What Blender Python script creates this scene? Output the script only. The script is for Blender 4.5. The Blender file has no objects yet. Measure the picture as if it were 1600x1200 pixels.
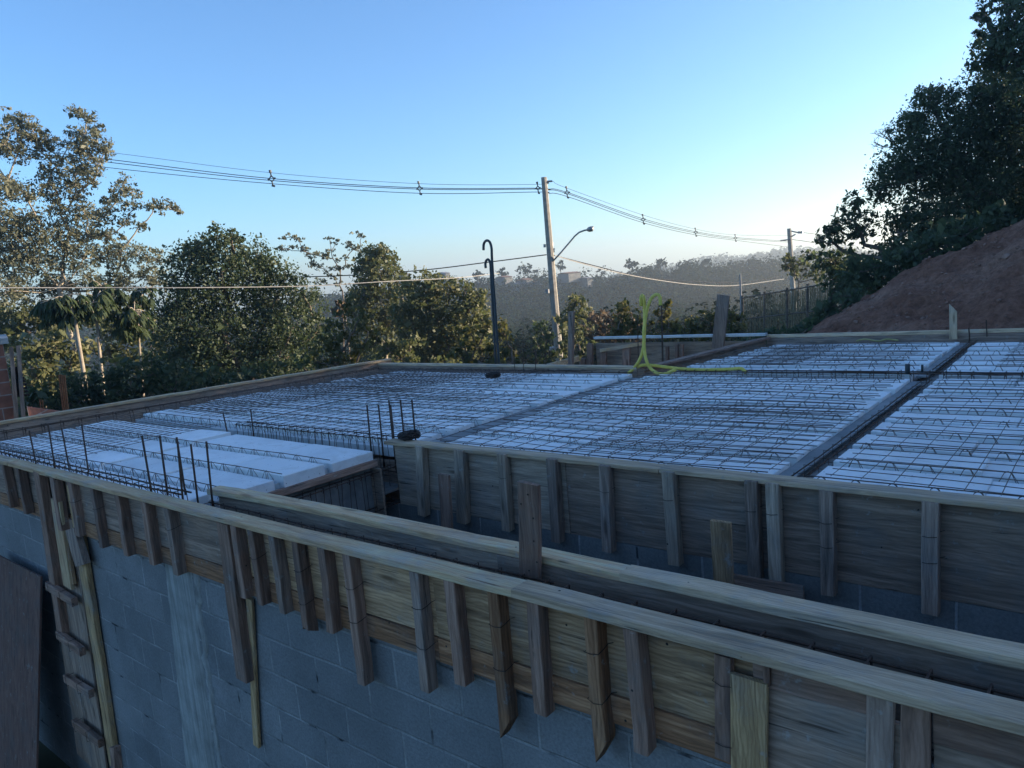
import bpy, math, random
import numpy as np
from mathutils import Vector, Matrix, noise

random.seed(7)
rng = np.random.default_rng(7)
S = bpy.context.scene
COL = S.collection

# ------------------------------------------------------------------ camera
CAM_H, FOC = 1.3, 1190.0                      # metres above the slab form top; focal length in photo pixels
ROT = np.array([[0.77576873, -0.02161741, 0.63064694],
                [0.62510416, 0.16282642, -0.76336908],
                [-0.08618392, 0.98641789, 0.13982877]])
cam = bpy.data.cameras.new("camera")
cam.sensor_width = 36.0
cam.lens = FOC / 1600.0 * 36.0
cam.clip_start, cam.clip_end = 0.05, 6000
cam_o = bpy.data.objects.new("camera", cam)
COL.objects.link(cam_o)
m4 = Matrix.Identity(4)
for i in range(3):
    for j in range(3):
        m4[i][j] = ROT[i][j]
m4[2][3] = CAM_H
cam_o.matrix_world = m4
S.camera = cam_o

# ------------------------------------------------------------------ light
SUN_EL, SUN_AZ = math.radians(10), math.radians(41)      # azimuth clockwise from +Y
world = bpy.data.worlds.new("World")
S.world = world
world.use_nodes = True
wn = world.node_tree
bg = wn.nodes["Background"]
sky = wn.nodes.new("ShaderNodeTexSky")
sky.sky_type = 'NISHITA'
sky.sun_disc = False
sky.sun_elevation = SUN_EL
sky.sun_rotation = SUN_AZ
sky.altitude = 700
sky.air_density = 1.0
sky.dust_density = 0.75
sky.ozone_density = 4.4
wn.links.new(sky.outputs[0], bg.inputs[0])
bg.inputs[1].default_value = 0.12
sl = bpy.data.lights.new("sun", 'SUN')
sl.energy = 4.8
sl.angle = math.radians(0.5)
sl.color = (1.0, 0.82, 0.60)
so = bpy.data.objects.new("sun", sl)
COL.objects.link(so)
sd = Vector((math.sin(SUN_AZ) * math.cos(SUN_EL), math.cos(SUN_AZ) * math.cos(SUN_EL), math.sin(SUN_EL)))
so.rotation_euler = sd.to_track_quat('Z', 'Y').to_euler()
S.view_settings.view_transform = 'Standard'
S.view_settings.look = 'None'
S.view_settings.gamma = 1
S.view_settings.exposure = 1.6
S.render.engine = 'CYCLES'
S.cycles.use_denoising = True
S.cycles.max_bounces = 6
S.cycles.diffuse_bounces = 3
S.cycles.glossy_bounces = 2
S.cycles.transmission_bounces = 3
S.cycles.volume_bounces = 0
S.cycles.transparent_max_bounces = 8

# ------------------------------------------------------------------ measuring helpers (photo pixel -> point at a chosen real distance)
def _d(px, py):
    return ROT @ np.array([(px - 800) / FOC, -(py - 600) / FOC, -1.0])
C0 = np.array([0, 0, CAM_H])
def at_z(px, py, z=0.0):
    d = _d(px, py); return C0 + d * ((z - CAM_H) / d[2])
def at_y(px, py, y):
    d = _d(px, py); return C0 + d * (y / d[1])
def at_d(px, py, dist):
    d = _d(px, py); return C0 + d * (dist / math.hypot(d[0], d[1]))

# ------------------------------------------------------------------ object helpers
def tag(o, label=None, cat=None, group=None, kind=None):
    if label: o["label"] = label
    if cat: o["category"] = cat
    if group: o["group"] = group
    if kind: o["kind"] = kind
    return o

def thing(name, label, cat, loc=(0, 0, 0), group=None):
    o = bpy.data.objects.new(name, None)
    o.empty_display_size = 0.1
    COL.objects.link(o)
    o.location = loc
    return tag(o, label, cat, group)

def link(name, me, mat, parent=None, loc=None):
    o = bpy.data.objects.new(name, me)
    if mat is not None and len(me.materials) == 0:
        me.materials.append(mat)
    COL.objects.link(o)
    if loc is not None: o.location = loc
    if parent is not None: o.parent = parent
    return o

class MB:
    """collects shapes of one object"""
    def __init__(s): s.v = []; s.f = []; s.m = []
    def add(s, vs, fs, mi=0):
        n = len(s.v)
        s.v.extend([tuple(map(float, p)) for p in vs])
        s.f.extend([tuple(i + n for i in f) for f in fs])
        s.m.extend([mi] * len(fs))
    def box(s, lo, hi, mi=0):
        x0, y0, z0 = lo; x1, y1, z1 = hi
        s.add([(x0, y0, z0), (x1, y0, z0), (x1, y1, z0), (x0, y1, z0), (x0, y0, z1), (x1, y0, z1), (x1, y1, z1), (x0, y1, z1)],
              [(0, 3, 2, 1), (4, 5, 6, 7), (0, 1, 5, 4), (1, 2, 6, 5), (2, 3, 7, 6), (3, 0, 4, 7)], mi)
    def cbox(s, lo, hi, c=0.006, mi=0):
        """box with chamfered long edges all round"""
        x0, y0, z0 = lo; x1, y1, z1 = hi
        bm_v = []
        for z, k in ((z0, c), (z0 + c, 0), (z1 - c, 0), (z1, c)):
            bm_v += [(x0 + k + c * (k == 0), y0 + k, z), (x1 - k - c * (k == 0), y0 + k, z), (x1 - k, y0 + k + c * (k == 0), z), (x1 - k, y1 - k - c * (k == 0), z),
                     (x1 - k - c * (k == 0), y1 - k, z), (x0 + k + c * (k == 0), y1 - k, z), (x0 + k, y1 - k - c * (k == 0), z), (x0 + k, y0 + k + c * (k == 0), z)]
        fs = [tuple(range(7, -1, -1)), tuple(range(24, 32))]
        for r in range(3):
            for i in range(8):
                j = (i + 1) % 8
                fs.append((r * 8 + i, r * 8 + j, r * 8 + 8 + j, r * 8 + 8 + i))
        s.add(bm_v, fs, mi)
    def tube(s, pts, r, n=5, cap=True, mi=0):
        pts = [np.array(p, float) for p in pts]
        k = len(pts)
        rs = r if hasattr(r, '__len__') else [r] * k
        vs = []
        prev = None
        for i, p in enumerate(pts):
            t = pts[min(i + 1, k - 1)] - pts[max(i - 1, 0)]
            t = t / (np.linalg.norm(t) + 1e-9)
            if prev is None:
                a = np.array([0, 0, 1.0]) if abs(t[2]) < 0.9 else np.array([1.0, 0, 0])
                u = np.cross(t, a)
            else:
                u = prev - t * (prev @ t)
            u /= np.linalg.norm(u) + 1e-9
            prev = u
            w = np.cross(t, u)
            for q in range(n):
                an = 2 * math.pi * q / n
                vs.append(p + rs[i] * (math.cos(an) * u + math.sin(an) * w))
        fs = []
        for i in range(k - 1):
            for q in range(n):
                q2 = (q + 1) % n
                fs.append((i * n + q, i * n + q2, (i + 1) * n + q2, (i + 1) * n + q))
        if cap:
            fs.append(tuple(range(n - 1, -1, -1)))
            fs.append(tuple(range((k - 1) * n, k * n)))
        s.add(vs, fs, mi)
    def mesh(s, name, mats, smooth=False, org=(0, 0, 0)):
        me = bpy.data.meshes.new(name)
        ox, oy, oz = org
        me.from_pydata([(a - ox, b - oy, c - oz) for a, b, c in s.v], [], s.f)
        for m in (mats if isinstance(mats, (list, tuple)) else [mats]): me.materials.append(m)
        if any(s.m): me.polygons.foreach_set('material_index', s.m)
        if smooth: me.polygons.foreach_set('use_smooth', [True] * len(me.polygons))
        me.update()
        return me
    def build(s, name, mats, parent=None, smooth=False, org=None):
        if org is None:
            return link(name, s.mesh(name, mats, smooth), None, parent)
        o = link(name, s.mesh(name, mats, smooth, org), None, parent)
        o.location = org
        return o

def board_mb(mb, a, b, w, t, side, up, ch=0.004, seg=None, jit=0.0015, org=(0, 0, 0), point=0.0, chip=0.0):
    """sawn board from a to b; w along side, t along up; chamfered, slightly uneven"""
    a = np.array(a, float) - org; b = np.array(b, float) - org
    L = np.linalg.norm(b - a)
    t_ = (b - a) / L
    side = np.array(side, float); side -= t_ * (side @ t_); side /= np.linalg.norm(side)
    upv = np.cross(t_, side)
    if upv @ np.array(up, float) < 0: upv = -upv
    n = seg or max(2, int(L / 0.25))
    hw, ht = w / 2, t / 2
    prof = [(-hw + ch, -ht), (hw - ch, -ht), (hw, -ht + ch), (hw, ht - ch), (hw - ch, ht), (-hw + ch, ht), (-hw, ht - ch), (-hw, -ht + ch)]
    if np.dot(np.cross(side, upv), t_) < 0: prof = prof[::-1]
    vs, fs = [], []
    for i in range(n + 1):
        c = a + (b - a) * i / n
        j = side * random.gauss(0, jit) + upv * random.gauss(0, jit)
        for (x, y) in prof:
            e = 0.0
            if i == n and point: e = -(x + hw) / w * point
            if i == n and chip: e -= max(0, (y / t + 0.5)) * chip * random.uniform(0.5, 1)
            vs.append(c + j + side * (x + random.gauss(0, jit * 0.5)) + upv * (y + random.gauss(0, jit * 0.5)) + t_ * e)
    for i in range(n):
        for q in range(8):
            r = (q + 1) % 8
            fs.append((i * 8 + q, i * 8 + r, i * 8 + 8 + r, i * 8 + 8 + q))
    fs.append(tuple(range(7, -1, -1))); fs.append(tuple(range(n * 8, n * 8 + 8)))
    mb.add(vs, fs)

def board(name, a, b, w, t, side, up, mat, label=None, cat=None, group=None, parent=None, **k):
    mb = MB()
    org = np.array(a, float)
    board_mb(mb, a, b, w, t, side, up, org=org, **k)
    o = link(name, mb.mesh(name, mat), None, parent)
    o.location = org if parent is None else Vector(org) - parent.location
    tag(o, label, cat, group)
    return o

# ------------------------------------------------------------------ materials
MATS = {}
def nodes(name):
    m = bpy.data.materials.new(name); m.use_nodes = True
    nt = m.node_tree
    return m, nt, nt.nodes["Principled BSDF"]
def N(nt, typ, **kw):
    n = nt.nodes.new(typ)
    for k, v in kw.items():
        if k.startswith('i_'):
            key = k[2:]
            n.inputs[int(key) if key.isdigit() else key.replace('_', ' ')].default_value = v
        else: setattr(n, k, v)
    return n
def ramp(nt, fac, stops):
    r = nt.nodes.new('ShaderNodeValToRGB')
    el = r.color_ramp.elements
    while len(el) < len(stops): el.new(0.5)
    for e, (p, c) in zip(el, stops):
        e.position = p; e.color = (*c, 1) if len(c) == 3 else c
    nt.links.new(fac, r.inputs[0])
    return r.outputs[0]
def mixc(nt, fac, a, b, mode='MIX'):
    n = nt.nodes.new('ShaderNodeMix'); n.data_type = 'RGBA'; n.blend_type = mode
    for sock, val in ((n.inputs[0], fac), (n.inputs[6], a), (n.inputs[7], b)):
        if isinstance(val, bpy.types.NodeSocket): nt.links.new(val, sock)
        elif isinstance(val, (int, float)): sock.default_value = val
        else: sock.default_value = (*val, 1)
    return n.outputs[2]
def bump(nt, h, strength, dist, bsdf):
    b = N(nt, 'ShaderNodeBump', i_Strength=strength, i_Distance=dist)
    nt.links.new(h, b.inputs['Height']); nt.links.new(b.outputs[0], bsdf.inputs['Normal'])

def coords(nt, scale=(1, 1, 1), rand=True):
    tc = N(nt, 'ShaderNodeTexCoord')
    mp = N(nt, 'ShaderNodeMapping')
    mp.inputs['Scale'].default_value = scale
    if rand:
        oi = N(nt, 'ShaderNodeObjectInfo')
        ml = N(nt, 'ShaderNodeMath', operation='MULTIPLY'); ml.inputs[1].default_value = 37.0
        nt.links.new(oi.outputs['Random'], ml.inputs[0])
        ad = N(nt, 'ShaderNodeVectorMath', operation='ADD')
        nt.links.new(tc.outputs['Object'], ad.inputs[0]); nt.links.new(ml.outputs[0], ad.inputs[1])
        nt.links.new(ad.outputs[0], mp.inputs[0])
    else:
        nt.links.new(tc.outputs['Object'], mp.inputs[0])
    return mp.outputs[0], tc

def wood(kind, axis):
    """weathered timber; axis = direction of the grain"""
    key = kind + axis
    if key in MATS: return MATS[key]
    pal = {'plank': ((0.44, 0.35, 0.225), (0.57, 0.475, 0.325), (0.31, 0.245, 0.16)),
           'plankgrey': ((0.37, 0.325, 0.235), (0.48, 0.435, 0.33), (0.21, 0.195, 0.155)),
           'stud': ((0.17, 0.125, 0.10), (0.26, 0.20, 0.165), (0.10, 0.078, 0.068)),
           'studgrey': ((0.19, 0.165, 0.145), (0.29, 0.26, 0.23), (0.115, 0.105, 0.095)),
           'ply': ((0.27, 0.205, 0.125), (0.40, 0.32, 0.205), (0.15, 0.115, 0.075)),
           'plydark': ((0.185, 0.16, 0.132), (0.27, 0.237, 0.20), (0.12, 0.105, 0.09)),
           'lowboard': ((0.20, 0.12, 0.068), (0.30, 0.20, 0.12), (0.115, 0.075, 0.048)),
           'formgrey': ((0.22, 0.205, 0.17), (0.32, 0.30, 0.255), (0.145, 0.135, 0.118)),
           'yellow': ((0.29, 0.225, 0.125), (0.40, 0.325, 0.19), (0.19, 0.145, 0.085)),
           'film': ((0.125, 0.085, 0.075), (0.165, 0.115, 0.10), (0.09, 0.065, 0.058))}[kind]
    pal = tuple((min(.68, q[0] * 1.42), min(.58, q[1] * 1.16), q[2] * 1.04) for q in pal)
    m, nt, bs = nodes('wood_' + kind + '_' + axis)
    st = {'x': (0.7, 9, 9), 'y': (9, 0.7, 9), 'z': (9, 9, 0.7)}[axis]
    v, tc = coords(nt, st)
    n1 = N(nt, 'ShaderNodeTexNoise', i_Scale=2.0, i_Detail=7.0, i_Roughness=0.6, i_Distortion=1.3)
    nt.links.new(v, n1.inputs['Vector'])
    v2, _ = coords(nt, tuple(4.0 if c == 0.7 else 40 for c in st))
    n2 = N(nt, 'ShaderNodeTexNoise', i_Scale=1.6, i_Detail=6.0, i_Roughness=0.6, i_Distortion=0.3)
    nt.links.new(v2, n2.inputs['Vector'])
    v3, _ = coords(nt, (1, 1, 1))
    n3 = N(nt, 'ShaderNodeTexNoise', i_Scale=3.5, i_Detail=5.0, i_Roughness=0.62)
    nt.links.new(v3, n3.inputs['Vector'])
    c = ramp(nt, n1.outputs[0], [(0.32, pal[2]), (0.47, pal[0]), (0.64, pal[1])])
    c = mixc(nt, 0.18 if 'plank' in kind else 0.22, c, ramp(nt, n2.outputs[0], [(0.36, (0.32, 0.31, 0.30)), (0.56, (1, 1, 1))]), 'MULTIPLY')
    c = mixc(nt, ramp(nt, n3.outputs[0], [(0.48, (0, 0, 0)), (0.75, (0.6, 0.6, 0.6))]), c, tuple(sum(pal[0]) / 3 * q for q in (.84, .86, .84)))   # grey cement smears
    vw, _ = coords(nt, tuple(.35 if q == 0.7 else 1.0 for q in st))
    wv = N(nt, 'ShaderNodeTexWave', wave_type='RINGS', rings_direction={'x': 'X', 'y': 'Y', 'z': 'Z'}[axis], i_Scale=22.0 if 'ply' in kind or kind in ('lowboard', 'formgrey') else 30.0, i_Distortion=9.0)
    wv.inputs['Detail'].default_value = 3.0; wv.inputs['Detail Scale'].default_value = 0.8
    nt.links.new(vw, wv.inputs['Vector'])
    c = mixc(nt, 0.38 if kind in ('ply', 'lowboard', 'yellow') else 0.22, c, ramp(nt, wv.outputs[0], [(0.1, (0.5, 0.46, 0.42)), (0.55, (1.08, 1.08, 1.08))]), 'MULTIPLY')
    vn = N(nt, 'ShaderNodeTexVoronoi', i_Scale=8.0); vq, _ = coords(nt, (1, 1, 1)); nt.links.new(vq, vn.inputs['Vector'])
    c = mixc(nt, ramp(nt, vn.outputs['Distance'], [(0.035, (1, 1, 1)), (0.055, (0, 0, 0))]), c, (0.03, 0.025, 0.022))       # nail heads and holes
    v4, _ = coords(nt, tuple(1.3 if q == 0.7 else 34 for q in st))
    n4 = N(nt, 'ShaderNodeTexNoise', i_Scale=1.5, i_Detail=3.0, i_Roughness=0.5, i_Distortion=0.4)
    nt.links.new(v4, n4.inputs['Vector'])
    c = mixc(nt, mixc(nt, 1.0, ramp(nt, n4.outputs[0], [(0.30, (.85, .85, .85)), (0.36, (0, 0, 0))]), ramp(nt, n3.outputs[0], [(0.42, (0, 0, 0)), (0.55, (1, 1, 1))]), 'MULTIPLY'), c, tuple(q * .3 for q in pal[2]))
    v5, _ = coords(nt, (1, 1, 1))
    n5 = N(nt, 'ShaderNodeTexNoise', i_Scale=14.0, i_Detail=4.0, i_Roughness=0.7)
    nt.links.new(v5, n5.inputs['Vector'])
    c = mixc(nt, ramp(nt, n5.outputs[0], [(0.62, (0, 0, 0)), (0.70, (.45, .45, .45))]), c, (0.34, 0.34, 0.325))      # cement splashes
    oi = N(nt, 'ShaderNodeObjectInfo')
    hv = N(nt, 'ShaderNodeHueSaturation')
    mr = N(nt, 'ShaderNodeMapRange'); mr.inputs[3].default_value = 0.78; mr.inputs[4].default_value = 1.24
    nt.links.new(oi.outputs['Random'], mr.inputs[0]); nt.links.new(mr.outputs[0], hv.inputs['Value'])
    nt.links.new(c, hv.inputs['Color'])
    # knots
    vk, _ = coords(nt, tuple(1.1 if q == 0.7 else 5.5 for q in st))
    vo = N(nt, 'ShaderNodeTexVoronoi', i_Scale=1.5)
    nt.links.new(vk, vo.inputs['Vector'])
    kn = ramp(nt, vo.outputs['Distance'], [(0.06, (1, 1, 1)), (0.16, (0, 0, 0))])
    c2 = mixc(nt, kn, hv.outputs[0], tuple(q * 0.45 for q in pal[0]))
    nt.links.new(c2, bs.inputs['Base Color'])
    bs.inputs['Roughness'].default_value = 0.85
    bs.inputs['Specular IOR Level'].default_value = 0.25
    mx = N(nt, 'ShaderNodeMath', operation='ADD')
    nt.links.new(n1.outputs[0], mx.inputs[0]); nt.links.new(n2.outputs[0], mx.inputs[1])
    bump(nt, mx.outputs[0], 0.5, 0.006, bs)
    MATS[key] = m
    return m

def simple(name, c1, c2=None, scale=20, rough=0.8, metal=0.0, bstr=0.0, bdist=0.01, detail=5):
    if name in MATS: return MATS[name]
    m, nt, bs = nodes(name)
    v, _ = coords(nt)
    n = N(nt, 'ShaderNodeTexNoise', i_Scale=scale, i_Detail=float(detail), i_Roughness=0.62)
    nt.links.new(v, n.inputs['Vector'])
    nt.links.new(ramp(nt, n.outputs[0], [(0.34, c1), (0.66, c2 or c1)]), bs.inputs['Base Color'])
    bs.inputs['Roughness'].default_value = rough
    bs.inputs['Metallic'].default_value = metal
    bs.inputs['Specular IOR Level'].default_value = 0.3
    if bstr: bump(nt, n.outputs[0], bstr, bdist, bs)
    MATS[name] = m
    return m

def foam_mat():
    m, nt, bs = nodes('white_foam')
    v, tc = coords(nt)
    big = N(nt, 'ShaderNodeTexNoise', i_Scale=1.7, i_Detail=6.0, i_Roughness=0.6)
    fine = N(nt, 'ShaderNodeTexVoronoi', i_Scale=160.0)
    speck = N(nt, 'ShaderNodeTexNoise', i_Scale=26.0, i_Detail=4.0, i_Roughness=0.55)
    patch = N(nt, 'ShaderNodeTexNoise', i_Scale=0.9, i_Detail=3.0)
    for q in (big, fine, speck, patch): nt.links.new(v, q.inputs['Vector'])
    c = ramp(nt, big.outputs[0], [(0.30, (0.74, 0.74, 0.74)), (0.55, (0.87, 0.87, 0.865))])
    ds = ramp(nt, speck.outputs[0], [(0.67, (0, 0, 0)), (0.75, (1, 1, 1))])
    dp = ramp(nt, patch.outputs[0], [(0.50, (0, 0, 0)), (0.64, (1, 1, 1))])
    f = mixc(nt, 1.0, ds, dp, 'MULTIPLY')
    c = mixc(nt, f, c, (0.20, 0.16, 0.13))
    dust = N(nt, 'ShaderNodeTexNoise', i_Scale=4.5, i_Detail=8.0, i_Roughness=0.7, i_Distortion=1.0)
    nt.links.new(v, dust.inputs['Vector'])
    c = mixc(nt, ramp(nt, dust.outputs[0], [(0.52, (0, 0, 0)), (0.76, (0.6, 0.6, 0.6))]), c, (0.50, 0.46, 0.41))
    crumb = N(nt, 'ShaderNodeTexVoronoi', i_Scale=34.0); nt.links.new(v, crumb.inputs['Vector'])
    oi = N(nt, 'ShaderNodeObjectInfo')
    sel = N(nt, 'ShaderNodeMath', operation='GREATER_THAN'); sel.inputs[1].default_value = 0.86
    spx = N(nt, 'ShaderNodeSeparateColor'); nt.links.new(crumb.outputs['Color'], spx.inputs[0]); nt.links.new(spx.outputs[0], sel.inputs[0])
    cr = mixc(nt, 1.0, ramp(nt, crumb.outputs['Distance'], [(0.10, (1, 1, 1)), (0.2, (0, 0, 0))]), sel.outputs[0], 'MULTIPLY')
    c = mixc(nt, cr, c, (0.22, 0.18, 0.15))
    mr = N(nt, 'ShaderNodeMapRange'); mr.inputs[3].default_value = 0.86; mr.inputs[4].default_value = 1.04
    nt.links.new(oi.outputs['Random'], mr.inputs[0])
    hv = N(nt, 'ShaderNodeHueSaturation'); nt.links.new(c, hv.inputs['Color']); nt.links.new(mr.outputs[0], hv.inputs['Value']); c = hv.outputs[0]
    nt.links.new(c, bs.inputs['Base Color'])
    bs.inputs['Roughness'].default_value = 0.75
    bs.inputs['Specular IOR Level'].default_value = 0.3
    bump(nt, fine.outputs[0], 0.15, 0.002, bs)
    return m

def block_mat(name, oz=0.0, ox=0.0, c=((0.20, 0.208, 0.212), (0.245, 0.25, 0.252))):
    """concrete block wall: bricks in the x-z plane of the object"""
    m, nt, bs = nodes(name)
    tc = N(nt, 'ShaderNodeTexCoord')
    sp = N(nt, 'ShaderNodeSeparateXYZ'); cb = N(nt, 'ShaderNodeCombineXYZ')
    nt.links.new(tc.outputs['Object'], sp.inputs[0])
    wob = N(nt, 'ShaderNodeTexNoise', i_Scale=3.0, i_Detail=2.0)
    nt.links.new(tc.outputs['Object'], wob.inputs['Vector'])
    def addw(sock, off):
        a = N(nt, 'ShaderNodeMath', operation='MULTIPLY_ADD'); a.inputs[1].default_value = 0.02; a.inputs[2].default_value = off
        nt.links.new(wob.outputs[0], a.inputs[0])
        b = N(nt, 'ShaderNodeMath', operation='ADD'); nt.links.new(sock, b.inputs[0]); nt.links.new(a.outputs[0], b.inputs[1])
        return b.outputs[0]
    nt.links.new(addw(sp.outputs[0], ox), cb.inputs[0]); nt.links.new(addw(sp.outputs[2], oz), cb.inputs[1])
    br = N(nt, 'ShaderNodeTexBrick', offset=0.5)
    for k, val in (('Scale', 1.0), ('Mortar Size', 0.009), ('Mortar Smooth', 0.35), ('Bias', 0.0), ('Brick Width', 0.47), ('Row Height', 0.235)):
        br.inputs[k].default_value = val
    br.inputs['Color1'].default_value = (*c[0], 1); br.inputs['Color2'].default_value = (*c[1], 1)
    br.inputs['Mortar'].default_value = (0.26, 0.265, 0.26, 1)
    nt.links.new(cb.outputs[0], br.inputs['Vector'])
    n = N(nt, 'ShaderNodeTexNoise', i_Scale=70.0, i_Detail=6.0, i_Roughness=0.7)
    n2 = N(nt, 'ShaderNodeTexNoise', i_Scale=1.6, i_Detail=6.0, i_Roughness=0.6)
    n3 = N(nt, 'ShaderNodeTexNoise', i_Scale=5.0, i_Detail=3.0)
    for q in (n, n2, n3): nt.links.new(tc.outputs['Object'], q.inputs['Vector'])
    # mortar: light smears in most places, open dark joints here and there
    mort = ramp(nt, n3.outputs[0], [(0.33, (0.06, 0.062, 0.065)), (0.39, (0.23, 0.235, 0.235)), (0.6, (0.35, 0.355, 0.35))])
    cc = mixc(nt, br.outputs['Fac'], br.outputs['Color'], mort)
    cc = mixc(nt, 0.75, cc, ramp(nt, n.outputs[0], [(0.3, (0.62, 0.62, 0.62)), (0.62, (1.08, 1.08, 1.08))]), 'MULTIPLY')
    cc = mixc(nt, 0.7, cc, ramp(nt, n2.outputs[0], [(0.35, (0.72, 0.72, 0.72)), (0.62, (1.1, 1.1, 1.1))]), 'MULTIPLY')
    nt.links.new(cc, bs.inputs['Base Color'])
    bs.inputs['Roughness'].default_value = 0.95
    bs.inputs['Specular IOR Level'].default_value = 0.15
    inv = N(nt, 'ShaderNodeMath', operation='MULTIPLY_ADD'); inv.inputs[1].default_value = -0.8; inv.inputs[2].default_value = 1.0
    nt.links.new(br.outputs['Fac'], inv.inputs[0])
    ad = N(nt, 'ShaderNodeMath', operation='MULTIPLY_ADD'); ad.inputs[1].default_value = 0.5
    nt.links.new(n.outputs[0], ad.inputs[0]); nt.links.new(inv.outputs[0], ad.inputs[2])
    bump(nt, ad.outputs[0], 0.8, 0.012, bs)
    return m

def leaf_mat(name, dark, mid, light, trans=0.35, spec=0.35):
    m, nt, bs = nodes(name)
    at = N(nt, 'ShaderNodeAttribute', attribute_name='tint')
    c = ramp(nt, at.outputs['Fac'], [(0.0, dark), (0.5, mid), (1.0, light)])
    nt.links.new(c, bs.inputs['Base Color'])
    bs.inputs['Roughness'].default_value = 0.55 if spec > .2 else 0.95
    bs.inputs['Specular IOR Level'].default_value = spec
    tr = N(nt, 'ShaderNodeBsdfTranslucent')
    hs = N(nt, 'ShaderNodeHueSaturation', i_Saturation=1.15, i_Value=1.25)
    nt.links.new(c, hs.inputs['Color']); nt.links.new(hs.outputs[0], tr.inputs[0])
    mx = N(nt, 'ShaderNodeMixShader', i_0=trans)
    nt.links.new(bs.outputs[0], mx.inputs[1]); nt.links.new(tr.outputs[0], mx.inputs[2])
    nt.links.new(mx.outputs[0], nt.nodes['Material Output'].inputs[0])
    return m

FOAM = foam_mat()
REBAR = simple('rusty_rebar', (0.045, 0.030, 0.024), (0.10, 0.058, 0.04), 40, 0.75, 0.2, 0.3, 0.002)
WIRE = simple('mesh_wire', (0.095, 0.075, 0.065), (0.17, 0.125, 0.10), 12, 0.7, 0.2)
TIE = simple('tie_wire', (0.02, 0.017, 0.016), (0.05, 0.035, 0.03), 30, 0.7, 0.3)
CONC = simple('pale_concrete', (0.25, 0.25, 0.245), (0.36, 0.36, 0.35), 9, 0.9, 0, 0.3, 0.004)
CONCP = simple('pole_concrete', (0.24, 0.22, 0.19), (0.36, 0.33, 0.28), 6, 0.9, 0, 0.2, 0.01)
def column_mat():
    m, nt, bs = nodes('cast_column')
    tc = N(nt, 'ShaderNodeTexCoord'); mp = N(nt, 'ShaderNodeMapping'); mp.inputs['Scale'].default_value = (26, 26, 1.3)
    nt.links.new(tc.outputs['Object'], mp.inputs[0])
    n1 = N(nt, 'ShaderNodeTexNoise', i_Scale=1.5, i_Detail=6.0, i_Roughness=0.6); nt.links.new(mp.outputs[0], n1.inputs['Vector'])
    n2 = N(nt, 'ShaderNodeTexNoise', i_Scale=5.0, i_Detail=7.0, i_Roughness=0.65); nt.links.new(tc.outputs['Object'], n2.inputs['Vector'])
    c = ramp(nt, n1.outputs[0], [(0.3, (0.20, 0.205, 0.195)), (0.62, (0.35, 0.355, 0.34))])
    c = mixc(nt, 0.7, c, ramp(nt, n2.outputs[0], [(0.35, (0.65, 0.65, 0.64)), (0.62, (1.08, 1.08, 1.07))]), 'MULTIPLY')
    nt.links.new(c, bs.inputs['Base Color']); bs.inputs['Roughness'].default_value = .95; bs.inputs['Specular IOR Level'].default_value = .15
    bump(nt, n1.outputs[0], .5, .006, bs)
    return m
COLUMN = column_mat()
BASEC = simple('joist_concrete', (0.44, 0.45, 0.455), (0.60, 0.61, 0.61), 14, 0.9, 0, 0.3, 0.003)
STRIP = simple('strip_sheet', (0.17, 0.18, 0.185), (0.28, 0.29, 0.295), 4, 0.7, 0, 0.2, 0.006)
YEL = simple('yellow_conduit', (0.56, 0.43, 0.07), (0.68, 0.55, 0.13), 8, 0.55)
BLACKP = simple('black_pipe', (0.028, 0.036, 0.04), (0.05, 0.06, 0.065), 10, 0.5)
BLACKW = simple('black_cable', (0.012, 0.012, 0.013), None, 10, 0.6)
PALEW = simple('pale_cable', (0.30, 0.29, 0.27), (0.40, 0.38, 0.35), 10, 0.6)
STEEL = simple('galvanised_steel', (0.22, 0.23, 0.24), (0.36, 0.37, 0.38), 12, 0.5, 0.5)
WHITEP = simple('whitish_plank', (0.42, 0.43, 0.43), (0.60, 0.61, 0.60), 6, 0.6)
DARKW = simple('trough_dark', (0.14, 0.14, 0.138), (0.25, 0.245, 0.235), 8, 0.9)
BARK = simple('bark', (0.075, 0.058, 0.043), (0.19, 0.155, 0.12), 9, 0.9, 0, 0.6, 0.02)
BARKP = simple('pale_bark', (0.20, 0.165, 0.125), (0.36, 0.31, 0.24), 7, 0.9, 0, 0.4, 0.02)

# ------------------------------------------------------------------ the setting: ground, bank
def interp(x, xs, ys): return float(np.interp(x, xs, ys))
def horizon_y(px):
    # pixel row of the horizon in the photo's column px
    lo, hi = 0.0, 900.0
    for _ in range(40):
        mid = (lo + hi) / 2
        if _d(px, mid)[2] > 0: lo = mid
        else: hi = mid
    return lo
PXS = list(range(-3600, 4001, 50))
AZS = [math.atan2(*_d(p, horizon_y(p))[:2]) for p in PXS]
def px_of_az(a): return float(np.interp(a, AZS, PXS))
Y1X = [-400, 0, 300, 600, 700, 850, 950, 1000, 1100, 1200, 1300, 1500, 2000]
Y1Y = [520, 500, 474, 450, 440, 432, 428, 420, 414, 410, 407, 400, 380]
Y2X = [600, 850, 950, 1000, 1080, 1150, 1200, 1260, 1330, 1450, 1600, 2000]
Y2Y = [470, 446, 436, 427, 412, 403, 396, 391, 393, 398, 400, 400]
def z_at(px, py, r):
    d = _d(px, py); return CAM_H + d[2] / math.hypot(d[0], d[1]) * r
_zcache = {}
def sky_z(px):
    k = round(px / 10) * 10
    if k not in _zcache:
        k2 = min(max(k, -400), 2000)
        _zcache[k] = (z_at(k2, np.interp(k2, Y1X, Y1Y), 230.), z_at(k2, np.interp(k2, Y2X, Y2Y), 640.))
    return _zcache[k]
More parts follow.
